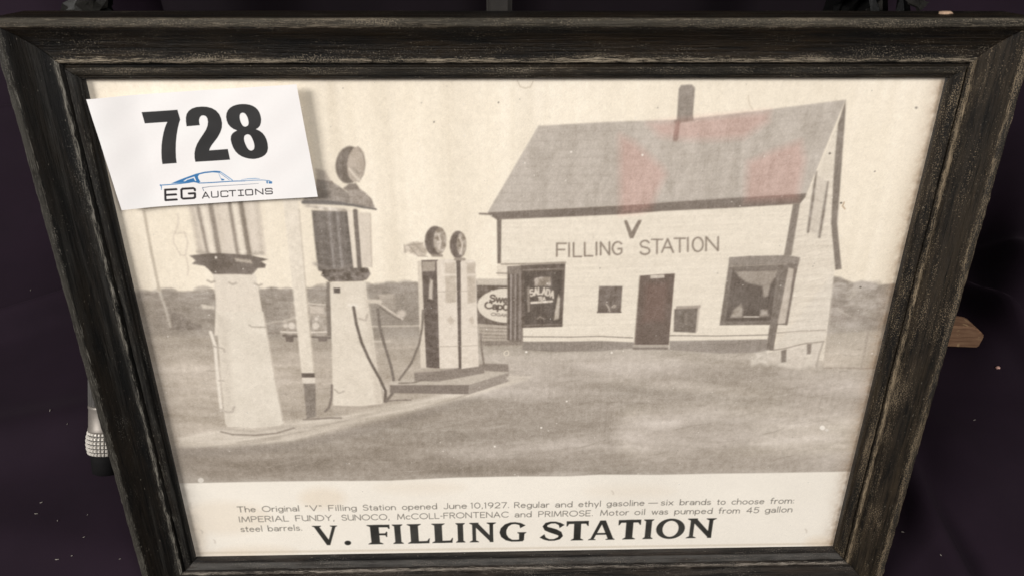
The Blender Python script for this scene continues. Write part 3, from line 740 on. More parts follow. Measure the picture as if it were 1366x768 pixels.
def blur(img, r):
    k = np.exp(-0.5 * (np.arange(-4, 5) / r) ** 2); k /= k.sum()
    P_ = np.pad(img, ((4, 4), (0, 0), (0, 0)), 'edge'); img = sum(k[i] * P_[i:i + img.shape[0]] for i in range(9))
    P_ = np.pad(img, ((0, 0), (4, 4), (0, 0)), 'edge'); return sum(k[i] * P_[:, i:i + img.shape[1]] for i in range(9))
S.img = blur(S.img, 0.75)
S.img = np.where(inpic[..., None], np.minimum(S.img, 230 + (S.img - 230) * 1.03), S.img)
S.img += (np.where(inpic, 1, 0.35) * (rng.normal(0, 3.4, (PH, PW)) + n_fine * 9))[..., None]
# left rail's soft shade painted on at the left, brown grime at the right
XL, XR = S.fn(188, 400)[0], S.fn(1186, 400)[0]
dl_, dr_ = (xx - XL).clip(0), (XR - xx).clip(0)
shade_l = np.exp(-(dl_ / (17 * (1 + 0.7 * n_mid))) ** 1.3) * np.clip(yy / PH * 2.0 - 0.1, .12, 1) * 0.28 * (1 + 0.9 * n_fine)
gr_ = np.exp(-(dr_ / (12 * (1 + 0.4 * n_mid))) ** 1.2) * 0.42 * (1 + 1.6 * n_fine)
for gm, gc in ((shade_l, (98, 88, 78)), (gr_, (138, 112, 86))):
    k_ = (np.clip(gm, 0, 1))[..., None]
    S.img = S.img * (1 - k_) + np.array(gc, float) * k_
S.img += np.clip((S.img.mean(2, keepdims=True) - 90) / 130, 0, 1) * np.array([0, 1.5, 7.0])
# sharp grain and thread marks of the old print
lum = S.img.mean(2); dark = np.clip((228 - lum) / 80, 0, 1)
g_ = rng.normal(0, 1, (PH, PW)); g_ = (g_ + np.roll(g_, 1, 0) + np.roll(g_, 1, 1) + np.roll(g_, (1, 1), (0, 1))) / 2
thr = fbm(PH, PW, 3, 2, (0.7, 26), seed=51); thr_m = np.clip(fbm(PH, PW, 120, 3, seed=52) * 4 + 0.45, 0, 1)
S.img += np.where(inpic, g_ * (1.6 + 2.6 * dark) + thr * 16 * dark * thr_m, g_ * 0.8)[..., None]

# caption
TC = (90, 85, 78)
def caption(words, x_a, y_a, x_b, y_b, cap=7.0):
    for w, x0, x1 in words:
        f = lambda x: y_a + (y_b - y_a) * (x - x_a) / (x_b - x_a)
        S.word(w, (x0, f(x0)), (x1, f(x1)), cap, 1.4, TC, FONT, gap=0.22, soft=1.25, alpha=0.92)
caption([('The', 317.5, 341), ('Original', 350.5, 399), ('<V>', 408.5, 429), ('Filling', 439, 475.5), ('Station', 485, 527.5), ('opened', 537, 582.5), ('June', 592.5, 622.5), ('10,1927.', 628.5, 679), ('Regular', 686.5, 732),
         ('and', 741, 763), ('ethyl', 772, 801), ('gasoline', 809.5, 859), ('_', 865, 877), ('six', 882, 897.5), ('brands', 907, 947.5), ('to', 956.5, 967), ('choose', 976, 1018.5), ('from:', 1027.5, 1058.5)], 317.5, 682.5, 1059, 670.5)
caption([('IMPERIAL', 319.8, 385), ('FUNDY,', 395, 446), ('SUNOCO,', 456.5, 519.5), ('McCOLL-FRONTENAC', 530.5, 678), ('and', 687, 708.5), ('PRIMROSE.', 718.6, 790.5), ('Motor', 801, 838), ('oil', 846.7, 860), ('was', 869.5, 890.5),
         ('pumped', 900, 949.5), ('from', 958.7, 986), ('45', 995.7, 1011.5), ('gallon', 1020.5, 1056)], 319.5, 695.8, 1056, 682.3)
caption([('steel', 322, 350), ('barrels.', 358.3, 403)], 322, 708.6, 403, 706.8)

# title in bold flared capitals, every letter fitted to its own box
def stem(x0, x1, y0=0, y1=1, f=0.22, top=True, bot=True):
    w = x1 - x0; e = w * f
    b = [(x0 - e, y0), (x1 + e, y0), (x1 + e, y0 + .03), (x1, y0 + .1)] if bot else [(x0, y0), (x1, y0)]
    t = [(x1, y1 - .1), (x1 + e, y1 - .03), (x1 + e, y1), (x0 - e, y1), (x0 - e, y1 - .03), (x0, y1 - .1)] if top else [(x1, y1), (x0, y1)]
    e_ = [(x0, y0 + .1), (x0 - e, y0 + .03)] if bot else []
    return b + t + e_
def ring(cx, cy, rx, ry, n=30): return [(cx + rx * math.cos(2 * math.pi * i / n), cy + ry * math.sin(2 * math.pi * i / n)) for i in range(n)]
def ribbon(pts):
    """closed outline of a curve with its own width at every point: (x, y, half width)"""
    L, R_ = [], []
    for i, (x, y, h) in enumerate(pts):
        a, b = pts[max(0, i - 1)], pts[min(len(pts) - 1, i + 1)]
        dx, dy = b[0] - a[0], b[1] - a[1]; q = math.hypot(dx, dy) or 1
        L.append((x - dy / q * h, y + dx / q * h)); R_.append((x + dy / q * h, y - dx / q * h))
    return L + R_[::-1]
s_pts = [(0.90, 0.74, .13), (0.80, 0.87, .07), (0.62, 0.95, .045), (0.42, 0.95, .05), (0.24, 0.88, .075), (0.17, 0.76, .095), (0.24, 0.64, .11), (0.42, 0.56, .125), (0.62, 0.48, .13), (0.80, 0.38, .115), (0.86, 0.25, .095), (0.78, 0.13, .07), (0.58, 0.05, .045), (0.36, 0.05, .045), (0.18, 0.13, .07), (0.06, 0.27, .13)]
g_pts = [(0.88, 0.76, .12), (0.78, 0.90, .06), (0.60, 0.955, .045), (0.44, 0.94, .055), (0.28, 0.84, .085), (0.17, 0.66, .115), (0.14, 0.48, .125), (0.18, 0.30, .115), (0.30, 0.14, .085), (0.47, 0.05, .05), (0.65, 0.045, .045), (0.88, 0.07, .06)]
TITLE = {
    'I': [[stem(0.2, 0.8, f=0.33)]],
    'F': [[stem(0.14, 0.52, f=0.36)], [[(0.3, 1), (1.0, 1), (1.0, 0.80), (0.96, 0.78), (0.90, 0.87), (0.3, 0.88)]], [[(0.3, 0.56), (0.78, 0.56), (0.84, 0.64), (0.88, 0.63), (0.86, 0.37), (0.82, 0.37), (0.78, 0.46), (0.3, 0.47)]]],
    'L': [[stem(0.14, 0.50, f=0.36)], [[(0.3, 0), (0.97, 0.0), (1.0, 0.25), (0.96, 0.24), (0.88, 0.12), (0.3, 0.11)]]],
    'N': [[stem(0.10, 0.24, f=0.75)], [stem(0.76, 0.90, f=0.75, bot=False)], [[(0.0, 1), (0.30, 1), (0.90, 0.16), (0.90, 0.0), (0.80, 0.0), (0.16, 0.86)]]],
    'T': [[stem(0.34, 0.66, f=0.38, top=False)], [[(0.0, 0.74), (0.04, 0.74), (0.12, 0.86), (0.88, 0.86), (0.96, 0.74), (1.0, 0.74), (1.0, 1.0), (0.0, 1.0)]]],
    'A': [[[(0.0, 0), (0.28, 0), (0.28, 0.03), (0.21, 0.06), (0.49, 0.80), (0.74, 0.06), (0.66, 0.03), (0.66, 0), (1.0, 0), (1.0, 0.03), (0.94, 0.08), (0.63, 1.0), (0.42, 1.0), (0.09, 0.08), (0.0, 0.03)]], [[(0.25, 0.27), (0.72, 0.27), (0.70, 0.36), (0.27, 0.36)]]],
    'V': [[[(0.0, 1), (0.36, 1), (0.36, 0.97), (0.29, 0.93), (0.60, 0.28), (0.80, 0.93), (0.72, 0.97), (0.72, 1), (1.0, 1), (1.0, 0.97), (0.93, 0.93), (0.63, 0.0), (0.50, 0.0), (0.08, 0.93), (0.0, 0.97)]]],
    'O': [[ring(0.5, 0.5, 0.5, 0.52), ring(0.5, 0.5, 0.28, 0.41)]],
    'G': [[ribbon(g_pts)], [[(0.74, 0.0), (0.92, 0.06), (0.94, 0.40), (1.0, 0.44), (1.0, 0.48), (0.68, 0.48), (0.68, 0.44), (0.74, 0.40)]]],
    'S': [[ribbon(s_pts)]],
    '.': [[ring(0.5, 0.5, 0.5, 0.5, 16)]],
}
BC = (46, 45, 41)
for ch, x0, x1 in (('V', 419.8, 452.8), ('F', 491.7, 521.7), ('I', 525, 538.6), ('L', 544.4, 573.7), ('L', 576.6, 604.5), ('I', 608.6, 620.9), ('N', 627, 661.6), ('G', 665.9, 701.7), ('S', 721, 752.2), ('T', 755, 784.2),
                   ('A', 784.5, 819.6), ('T', 823.7, 853.2), ('I', 857.0, 870.3), ('O', 874, 912), ('N', 915, 952)):
    base = lambda x: 726.4 - (x - 436) * 0.0192
    top = lambda x: 700.6 - (x - 436) * 0.0192
    A, B = S.fn(x0, base(x0)), S.fn(x1, base(x1))
    xm = (x0 + x1) / 2
    Hh = np.linalg.norm(S.fn(xm, top(xm)) - S.fn(xm, base(xm)))
    up = np.array([(B - A)[1], -(B - A)[0]]); up = up / np.linalg.norm(up) * Hh
    for rings in TITLE[ch]:
        S.raw_fill([np.array([A + (B - A) * x + up * y for x, y in r_]) for r_ in rings], BC, soft=1.3, tex=n_fine, texcol=16)
S.ell(464, 723.4, 4.4, 3.0, BC, soft=1.3)

# specks, hairs and stains on the old print
for x, y, r, c in ((1097, 570, 3.6, 246), (1103, 573, 2.2, 226), (702, 469, 1.6, 244), (816, 470, 1.5, 240), (1122, 271, 1.4, 90), (1148, 383, 1.3, 96), (1222, 144, 1.8, 150), (1167, 229, 1, 120), (579, 163, 1, 110), (665, 137, 1, 110), (857, 207, 1.6, 244), (762, 203, 1.5, 240), (722, 570, 1.5, 240), (660, 595, 1.4, 242), (756, 535, 1.3, 240), (1107, 205, 1.5, 110), (268, 640, 4, 222)):
    S.ell(x, y, r, r * 0.85, (c, c - 8, c - 18), soft=1.5)
S.line([(677, 467), (674, 468), (672, 471), (674, 474), (678, 473), (679, 470), (677, 467)], 1.3, (228, 217, 200), soft=1.6)
S.line([(1126, 270), (1124, 275), (1127, 279)], 1.2, (170, 140, 110), soft=2)
S.line([(690, 108), (694, 116), (701, 118), (708, 116), (711, 109)], 1.2, (206, 192, 172), soft=2)
S.line([(998, 128), (1000, 140), (1004, 146)], 1.5, (218, 204, 184), soft=2.5)
for _ in range(230):
    x, y = random.uniform(180, 1230), random.uniform(112, 640)
    r = random.uniform(0.4, 1.0)
    c = random.choice((236, 244, 240, 232, 150))
    S.ell(x, y, r, r * random.uniform(.6, 1), (c, c - 8, c - 18), soft=1.3, alpha=0.85)
S.img = np.clip(S.img, 30, 252)

def painted_grid(name, sheet, pos, material, parent, nx, ny, gain):
    """One sheet of paper: a fine grid whose vertices carry the printed ink."""
    gx = np.linspace(0, 1, nx); gy = np.linspace(0, 1, ny)
    U, V = np.meshgrid(gx, gy)
    P = pos(U, V).reshape(-1, 3)
    ix = np.clip(U * sheet.w - 0.5, 0, sheet.w - 1.001); iy = np.clip(V * sheet.h - 0.5, 0, sheet.h - 1.001)
    x0, y0 = ix.astype(int), iy.astype(int)
    fx, fy = (ix - x0)[..., None], (iy - y0)[..., None]
    x1, y1 = np.minimum(x0 + 1, sheet.w - 1), np.minimum(y0 + 1, sheet.h - 1)
    im = sheet.img
    col = (im[y0, x0] * (1 - fx) + im[y0, x1] * fx) * (1 - fy) + (im[y1, x0] * (1 - fx) + im[y1, x1] * fx) * fy
    lin = np.ones((nx * ny, 4), np.float32)
    lin[:, :3] = srgb(col.reshape(-1, 3)) * gain
    idx = np.arange(nx * ny).reshape(ny, nx)
    q = np.stack([idx[1:, :-1], idx[1:, 1:], idx[:-1, 1:], idx[:-1, :-1]], -1).reshape(-1, 4)
    me = bpy.data.meshes.new(name)
    me.vertices.add(nx * ny)
    me.vertices.foreach_set('co', P.astype(np.float32).ravel())
    nf = len(q)
    me.loops.add(nf * 4)
    me.loops.foreach_set('vertex_index', q.astype(np.int32).ravel())
    me.polygons.add(nf)
    me.polygons.foreach_set('loop_start', np.arange(0, nf * 4, 4, dtype=np.int32))
    me.polygons.foreach_set('loop_total', np.full(nf, 4, np.int32))
    me.update(calc_edges=True)
    at = me.color_attributes.new('ink', 'FLOAT_COLOR', 'POINT')
    at.data.foreach_set('color', lin.ravel())
    me.polygons.foreach_set('use_smooth', np.ones(nf, bool))
    me.materials.append(material)
    o = bpy.data.objects.new(name, me)
    C.objects.link(o)
    if parent is not None: o.parent = parent
    return o

def paper_mat(name, rough, spec, fibre):
    m = NT(name)
    at = m.n('ShaderNodeAttribute', attribute_name='ink')
    tc = m.n('ShaderNodeTexCoord').outputs['Object']
    nz = m.noise(tc, 900, 3, 0.6)
    tone = m.ramp(nz, [(0.3, 1 - fibre), (0.7, 1.0)])
    mx = m.n('ShaderNodeMix', data_type='RGBA', blend_type='MULTIPLY')
    mx.inputs[0].default_value = 1
    m.l(at.outputs['Color'], mx.inputs[6]); m.l(tone, mx.inputs[7])
    m.l(mx.outputs[2], m.b.inputs['Base Color'])
    m.b.inputs['Roughness'].default_value = rough
    m.b.inputs['Specular IOR Level'].default_value = spec
    bp = m.n('ShaderNodeBump', i_Strength=0.05, i_Distance=0.0005)
    m.l(m.noise(tc, 40, 3, 0.5), bp.inputs['Height'])
    m.l(bp.outputs[0], m.b.inputs['Normal'])
    return m.m

# ------------------------------------------------------------------ the setting: draped cloth
def cloth_mat(name, col, seed):
    m = NT(name)
    tc = m.n('ShaderNodeTexCoord').outputs['Object']
    big = m.noise(m.mapv(tc, (1, 1, 1), (seed, 0, 0)), 9, 4, 0.6)
    c = m.ramp(big, [(0.3, tuple(x * 0.8 for x in col)), (0.7, tuple(x * 1.2 for x in col))])
    dust = m.ramp(m.noise(tc, 700, 2, 0.7), [(0.70, 0.0), (0.80, 1.0)])
    dust = m.math('MULTIPLY', dust, m.ramp(m.noise(tc, 14, 3, 0.7), [(0.52, 0.0), (0.75, 0.4)]))
    m.l(m.mix(dust, c, (0.10, 0.085, 0.085)), m.b.inputs['Base Color'])
    m.b.inputs['Roughness'].default_value = 0.85
    m.b.inputs['Specular IOR Level'].default_value = 0.15
    m.b.inputs['Sheen Weight'].default_value = 0.02
    m.b.inputs['Sheen Roughness'].default_value = 0.5
    m.b.inputs['Sheen Tint'].default_value = (0.8, 0.6, 0.75, 1)
    bp = m.n('ShaderNodeBump', i_Strength=0.25, i_Distance=0.0006)
    m.l(m.noise(tc, 1500, 2, 0.6), bp.inputs['Height'])
    m.l(bp.outputs[0], m.b.inputs['Normal'])
    return m.m
M_CLOTH = cloth_mat('dark_purple_cloth', (0.0122, 0.0061, 0.0118), 0)

def smooth(a, b, x):
    t = np.clip((x - a) / (b - a), 0, 1)
    return t * t * (3 - 2 * t)
def ridge(X, Y, p, q, w, h, fade=0.1):
    """height of one soft fold running from p to q"""
    dx, dy = q[0] - p[0], q[1] - p[1]; L = math.hypot(dx, dy)
    t = ((X - p[0]) * dx + (Y - p[1]) * dy) / L
    d = (-(X - p[0]) * dy + (Y - p[1]) * dx) / L
    e = smooth(-fade, fade, t) * (1 - smooth(L - fade, L + fade, t))
    return h * np.exp(-(d / w) ** 2) * e
def fold(X, Y, px0, px1, w, h, fade=0.06):
    p, q = on_world(*px0, 2, 0.0), on_world(*px1, 2, 0.0)
    return ridge(X, Y, (p.x, p.y), (q.x, q.y), w, h, fade)
def cloth_height(X, Y):
    """loose folds of the cloth where it lies on the table"""
    h = 0.0022 * np.sin(X * 13 + 2.2 * np.sin(Y * 9)) * np.sin(Y * 17 + X * 6) + 0.0012 * np.sin(X * 31 + Y * 23)
    h = h * smooth(0.16, 0.30, np.hypot(X, Y * 1.6))
    h += fold(X, Y, (-260, 520), (330, 338), 0.013, 0.020, 0.02)
    h += fold(X, Y, (-200, 262), (300, 188), 0.020, 0.030, 0.03)
    h += fold(X, Y, (-160, 620), (300, 520), 0.026, 0.014, 0.03)
    h += fold(X, Y, (-120, 690), (260, 760), 0.024, 0.005, 0.03)
    h += fold(X, Y, (1150, 275), (1480, 605), 0.0085, 0.018, 0.02)
    h += fold(X, Y, (1200, 270), (1500, 510), 0.026, 0.018, 0.03)
    h += fold(X, Y, (1330, 480), (1395, 150), 0.030, 0.030, 0.05)
    h += fold(X, Y, (1290, 360), (1318, 150), 0.018, -0.016, 0.04)
    h += fold(X, Y, (1165, 560), (1290, 820), 0.013, 0.018, 0.02)
    h += fold(X, Y, (1230, 560), (1400, 800), 0.030, 0.010, 0.03)
    return h
def surface_point(u, v, up=0.0):
    z = 0.0
    for _ in range(12):
        p = on_world(u, v, 2, z)
        z = 0.5 * z + 0.5 * (float(cloth_height(np.array([p.x]), np.array([p.y]))[0]) + up)
    return on_world(u, v, 2, z)
nx, ny = 640, 440
gx = np.concatenate([np.linspace(-3.2, -0.85, 60, endpoint=False), np.linspace(-0.85, 0.85, nx - 120), np.linspace(0.9, 3.2, 60)])
gy = np.concatenate([np.linspace(-2.2, -0.35, 60, endpoint=False), np.linspace(-0.35, 0.99, ny - 60)])
X, Yp = (a.ravel() for a in np.meshgrid(gx, gy))
# at both sides the cloth is heaped up towards the back
side = smooth(0.22, 0.60, np.abs(X + 0.02))
Zw = side * smooth(0.36, 0.95, Yp) * (0.24 + 0.03 * np.sin(np.clip(X, -1.5, 1.5) * 9) + 0.02 * np.sin(X * 23 + Yp * 11))
Zw = Zw + side * smooth(0.25, 0.5, Yp) * 0.010 * np.sin(X * 27 + 3 * np.sin(Yp * 7))
Zw = Zw + cloth_height(X, Yp)
idx = np.arange(nx * ny).reshape(ny, nx)
faces = np.stack([idx[:-1, :-1], idx[:-1, 1:], idx[1:, 1:], idx[1:, :-1]], -1).reshape(-1, 4).tolist()
cloth = mesh_obj('table_cloth_ground', np.stack([X, Yp, Zw], 1), faces, M_CLOTH, smooth=True)
# added backdrop, the darkness behind the frame put into its black colour
nb, mb = 420, 40
bx, bz = (a.ravel() for a in np.meshgrid(np.linspace(-3.2, 3.2, nb), np.linspace(-0.004, 2.2, mb)))
by = 0.62 + 0.5 * smooth(0.36, 0.62, np.abs(bx)) + 0.03 * np.sin(bx * 21 + 1.5 * np.sin(bx * 5)) + 0.012 * np.sin(bx * 47 + bz * 2)
idx = np.arange(nb * mb).reshape(mb, nb)
faces = np.stack([idx[:-1, :-1], idx[:-1, 1:], idx[1:, 1:], idx[1:, :-1]], -1).reshape(-1, 4).tolist()
drop = mesh_obj('added_backdrop', np.stack([bx, by, bz], 1), faces, cloth_mat('shade_black_drape', (0.0052, 0.0028, 0.0046), 5), smooth=True)
tag(drop, None, None, kind='structure')
tag(cloth, None, None, kind='structure')

# ------------------------------------------------------------------ framed picture
def wood_mat(name, base, scuff, amount, brown, streak, speck, rimcol):
    m = NT(name)
    uv = m.n('ShaderNodeTexCoord').outputs['UV']
    wear = m.n('ShaderNodeAttribute', attribute_name='wear').outputs['Fac']
    rim = m.n('ShaderNodeAttribute', attribute_name='rim').outputs['Fac']
    g0 = m.noise(m.mapv(uv, (9, 230, 1), (1, 3, 0)), 1.0, 5, 0.65)       # broad bands of the grain
    g1 = m.noise(m.mapv(uv, (34, 750, 1)), 1.0, 6, 0.72)                 # pores
    g2 = m.noise(m.mapv(uv, (120, 2400, 1), (3, 1, 0)), 1.0, 4, 0.7)
    spots = m.noise(m.mapv(uv, (1000, 1500, 1)), 1.0, 3, 0.75)
    big = m.noise(m.mapv(uv, (16, 75, 1), (7, 2, 0)), 1.0, 5, 0.7)
    big2 = m.noise(m.mapv(uv, (30, 60, 1), (2, 8, 0)), 1.0, 4, 0.7)
    col = m.ramp(g0, [(0.40, tuple(x * 0.25 for x in base)), (0.50, base), (0.60, streak)])
    col = m.mix(m.ramp(big, [(0.44, 0.0), (0.62, 0.9)]), col, brown)
    col = m.mix(m.ramp(g1, [(0.36, 0.9), (0.50, 0.0)]), col, tuple(x * 0.16 for x in base))
    # rubbed paint on the raised edges and pale scratches along the grain
    a = m.math('ADD', m.math('MULTIPLY', spots, 0.45), m.math('MULTIPLY', g1, 0.55))
    a = m.math('ADD', a, m.math('MULTIPLY', m.math('SUBTRACT', wear, 0.5), 0.17))
    a = m.math('ADD', a, m.math('MULTIPLY', m.math('SUBTRACT', big2, 0.5), 0.60))
    a = m.math('ADD', a, amount)
    col = m.mix(m.math('MULTIPLY', m.ramp(a, [(0.58, 0.0), (0.68, 1.0)]), 0.8), col, scuff)
    a2 = m.math('ADD', m.math('ADD', g2, m.math('MULTIPLY', m.math('SUBTRACT', wear, 0.5), 0.30)), m.math('MULTIPLY', m.math('SUBTRACT', big, 0.5), 0.5))
    col = m.mix(m.math('MULTIPLY', m.ramp(a2, [(0.65, 0.0), (0.70, 1.0)]), 0.8), col, tuple(min(1, x * 2.4) for x in scuff))
    flecks = m.ramp(m.noise(m.mapv(uv, (420, 1700, 1), (9, 4, 0)), 1.0, 2, 0.5), [(0.725, 0.0), (0.75, 1.0)])
    col = m.mix(m.math('MULTIPLY', flecks, 0.7), col, (0.36, 0.32, 0.26))
    rm = m.math('MULTIPLY', rim, m.ramp(m.noise(m.mapv(uv, (40, 260, 1), (6, 6, 0)), 1.0, 5, 0.7), [(0.36, 0.25), (0.56, 1.0)]))
    col = m.mix(rm, col, rimcol)  # rim colour: paint wear, plus light painted on top fillet and bottom lip
    sp = m.noise(m.mapv(uv, (1500, 1900, 1), (5, 5, 0)), 1.0, 1, 0.5)
    sp = m.math('ADD', sp, m.math('MULTIPLY', m.math('SUBTRACT', m.noise(m.mapv(uv, (22, 110, 1), (4, 9, 0)), 1.0, 5, 0.75), 0.52), 0.95))
    sp = m.math('ADD', sp, m.math('MULTIPLY', m.math('SUBTRACT', wear, 0.45), 0.19))
    col = m.mix(m.math('MULTIPLY', m.ramp(sp, [(speck, 0.0), (speck + 0.07, 1.0)]), 0.85), col, tuple(min(1, x * 1.5) for x in scuff))
    m.l(col, m.b.inputs['Base Color'])
    m.l(m.ramp(g0, [(0.35, 0.62), (0.65, 0.38)]), m.b.inputs['Roughness'])
    m.b.inputs['Specular IOR Level'].default_value = 0.22
    bp = m.n('ShaderNodeBump', i_Strength=0.8, i_Distance=0.0013)
    m.l(m.math('ADD', m.math('ADD', g1, m.math('MULTIPLY', spots, 0.3)), g0), bp.inputs['Height'])
    m.l(bp.outputs[0], m.b.inputs['Normal'])
    return m.m

WX, WY0, WY1 = 0.2016, -0.0026, 0.2912                        # window of the frame at its inner lip
# across the moulding, outward from the window: (distance, height, how rubbed)
PROFILE = [(0.0, -0.0060, .2), (0.0, 0.0004, .3), (0.0004, 0.0008, .4), (0.0015, 0.0009, .3), (0.0018, 0.0016, .4), (0.0024, 0.0021, .6), (0.0042, 0.0031, .5), (0.0054, 0.0031, .6), (0.0058, 0.0012, .1), (0.0066, 0.0010, .0),
           (0.0071, 0.0026, .6), (0.0078, 0.0034, 1.0), (0.0088, 0.0035, 1.0), (0.0097, 0.0030, .75), (0.0108, 0.0028, .5), (0.0130, 0.0033, .35), (0.0155, 0.0043, .25), (0.0180, 0.0058, .2), (0.0202, 0.0076, .2), (0.0220, 0.0097, .2),
           (0.0233, 0.0112, .3), (0.0240, 0.0116, .7), (0.0247, 0.0124, .9), (0.0256, 0.0127, .75), (0.0266, 0.0127, .7), (0.0274, 0.0123, .95), (0.0278, 0.0114, .8), (0.0279, 0.0095, .3), (0.0279, 0.0040, .2), (0.0279, -0.0060, .15), (0.0279, -0.0165, .15), (0.0276, -0.0190, .2), (0.0200, -0.0190, .2), (0.0050, -0.0190, .2), (0.0, -0.0190, .2)]
def rail(name, a, b, out, along, mat, parent, seed, rimw, lipw):
    """one mitred length of moulding: a..b are the window corners it runs between, out points away from the window"""
    r = np.random.default_rng(seed)
    a, b, out, along = (np.array(v, float) for v in (a, b, out, along))
    L = np.linalg.norm(b - a); N = 360
    wob = np.cumsum(r.normal(0, 1, (N, len(PROFILE))), 0)
    k = np.exp(-np.linspace(-2, 2, 9) ** 2); k /= k.sum()
    jit = np.stack([np.convolve(r.normal(0, 1, N), k, 'same') for _ in PROFILE], 1) * 0.00022
    slow = np.convolve(r.normal(0, 1, N + 80), np.ones(81) / 81, 'valid') * 0.0022
    verts, uvs, wear = [], [], []
    plen = 0; prev = None; vs = []
    for u, z, _ in PROFILE:
        if prev is not None: plen += math.hypot(u - prev[0], z - prev[1])
        vs.append(plen); prev = (u, z)
    for i in range(N):
        t = i / (N - 1)
        for j, (u, z, w) in enumerate(PROFILE):
            s = -u + 0.0002 + t * (L + 2 * u - 0.0004)
            amp = w if 0 < u < 0.0279 else 0.15
            edge = min(1, min(i, N - 1 - i) / 6)
            p = a + along * s + out * (u + (jit[i, j] * (0.8 if u < 0.026 else 0.35) * amp * edge if j > 3 else 0))
            verts.append((p[0], p[1], z + (jit[i, j] * amp + slow[i] * 0.06 * w) * edge))
            uvs.append((s + seed * 3.1, vs[j] + seed * 0.7)); wear.append(w)
    n = len(PROFILE); faces = []
    for i in range(N - 1):
        for j in range(n - 1):
            faces.append((i * n + j, i * n + j + 1, (i + 1) * n + j + 1, (i + 1) * n + j))
        faces.append((i * n + n - 1, i * n, (i + 1) * n, (i + 1) * n + n - 1))
    faces.append(tuple(range(n))); faces.append(tuple((N - 1) * n + j for j in range(n - 1, -1, -1)))
    bm = bmesh.new()
    vv = [bm.verts.new(v) for v in verts]
    for f in faces: bm.faces.new([vv[i] for i in f])
    bmesh.ops.recalc_face_normals(bm, faces=bm.faces[:])
    me = bpy.data.meshes.new(name); bm.to_mesh(me); bm.free()
    uvl = me.uv_layers.new(name='UVMap')
    li = np.zeros(len(me.loops), np.int32); me.loops.foreach_get('vertex_index', li)
    uvl.data.foreach_set('uv', np.array(uvs, np.float32)[li].ravel())
    at = me.attributes.new('wear', 'FLOAT', 'POINT'); at.data.foreach_set('value', np.array(wear, np.float32))
    at = me.attributes.new('rim', 'FLOAT', 'POINT'); at.data.foreach_set('value', np.array([rimw if (0.0243 < u < 0.02785 and z > 0.009) else lipw if 0.0017 < u < 0.0056 and z > 0.0014 else 0.0 for u, z, _ in PROFILE] * N, np.float32))
    me.polygons.foreach_set('use_smooth', [True] * len(me.polygons))
    me.set_sharp_from_angle(angle=math.radians(50))
    me.materials.append(mat)
    o = bpy.data.objects.new(name, me); C.objects.link(o); o.parent = parent
    return o

frame = empty('framed_picture', FRAME)
tag(frame, 'old print of a filling station in a worn black wooden frame', 'framed picture')
W_TOP = wood_mat('black_wood_top', (0.0055, 0.0038, 0.0022), (0.125, 0.104, 0.076), -0.02, (0.019, 0.0115, 0.005), (0.011, 0.0075, 0.0042), 0.635, (0.050, 0.043, 0.032))
W_LEFT = wood_mat('black_wood_left', (0.0052, 0.0045, 0.0036), (0.095, 0.088, 0.074), -0.035, (0.0125, 0.009, 0.0058), (0.024, 0.0225, 0.020), 0.70, (0.044, 0.040, 0.033))  # grey streak colour: grain bands with glossy reflections painted in
W_RIGHT = wood_mat('black_wood_right', (0.0095, 0.007, 0.0045), (0.120, 0.092, 0.060), -0.01, (0.030, 0.0215, 0.013), (0.024, 0.0178, 0.0115), 0.60, (0.019, 0.0165, 0.0135))
W_BOT = wood_mat('black_wood_bottom', (0.0095, 0.0075, 0.006), (0.12, 0.104, 0.086), -0.005, (0.024, 0.0165, 0.0115), (0.028, 0.0225, 0.018), 0.65, (0.058, 0.054, 0.049))
rail('rail', (-WX, WY1, 0), (WX, WY1, 0), (0, 1, 0), (1, 0, 0), W_TOP, frame, 1, 1.0, 0.35)
rail('rail', (-WX, WY0, 0), (-WX, WY1, 0), (-1, 0, 0), (0, 1, 0), W_LEFT, frame, 2, 1.0, 0.0)
rail('rail', (WX, WY0, 0), (WX, WY1, 0), (1, 0, 0), (0, 1, 0), W_RIGHT, frame, 3, 1.0, 0.0)
rail('rail', (-WX, WY0, 0), (WX, WY0, 0), (0, -1, 0), (1, 0, 0), W_BOT, frame, 4, 0.4, 1.0)  # full lip weight: light from above painted onto this lip

def print_pos(U, V):
    x = PX0 + (PX1 - PX0) * U; y = PY1 - (PY1 - PY0) * V
    z = Z_PRINT + 0.00015 * np.sin(x * 55) * np.sin(y * 40)
    return np.stack([x, y, z], -1)
painted_grid('printed_photo', S, print_pos, paper_mat('printed_paper', 0.55, 0.25, 0.05), frame, PW, PH, 0.945)
bk = bmesh.new()
bmesh.ops.create_cube(bk, size=1, matrix=Matrix.Translation((0, (PY0 + PY1) / 2, -0.0105)) @ Matrix.Diagonal((0.401, 0.292, 0.008, 1)))
bm_obj('backing_board', bk, simple('brown_card', (0.22, 0.15, 0.09), 0.9), frame)

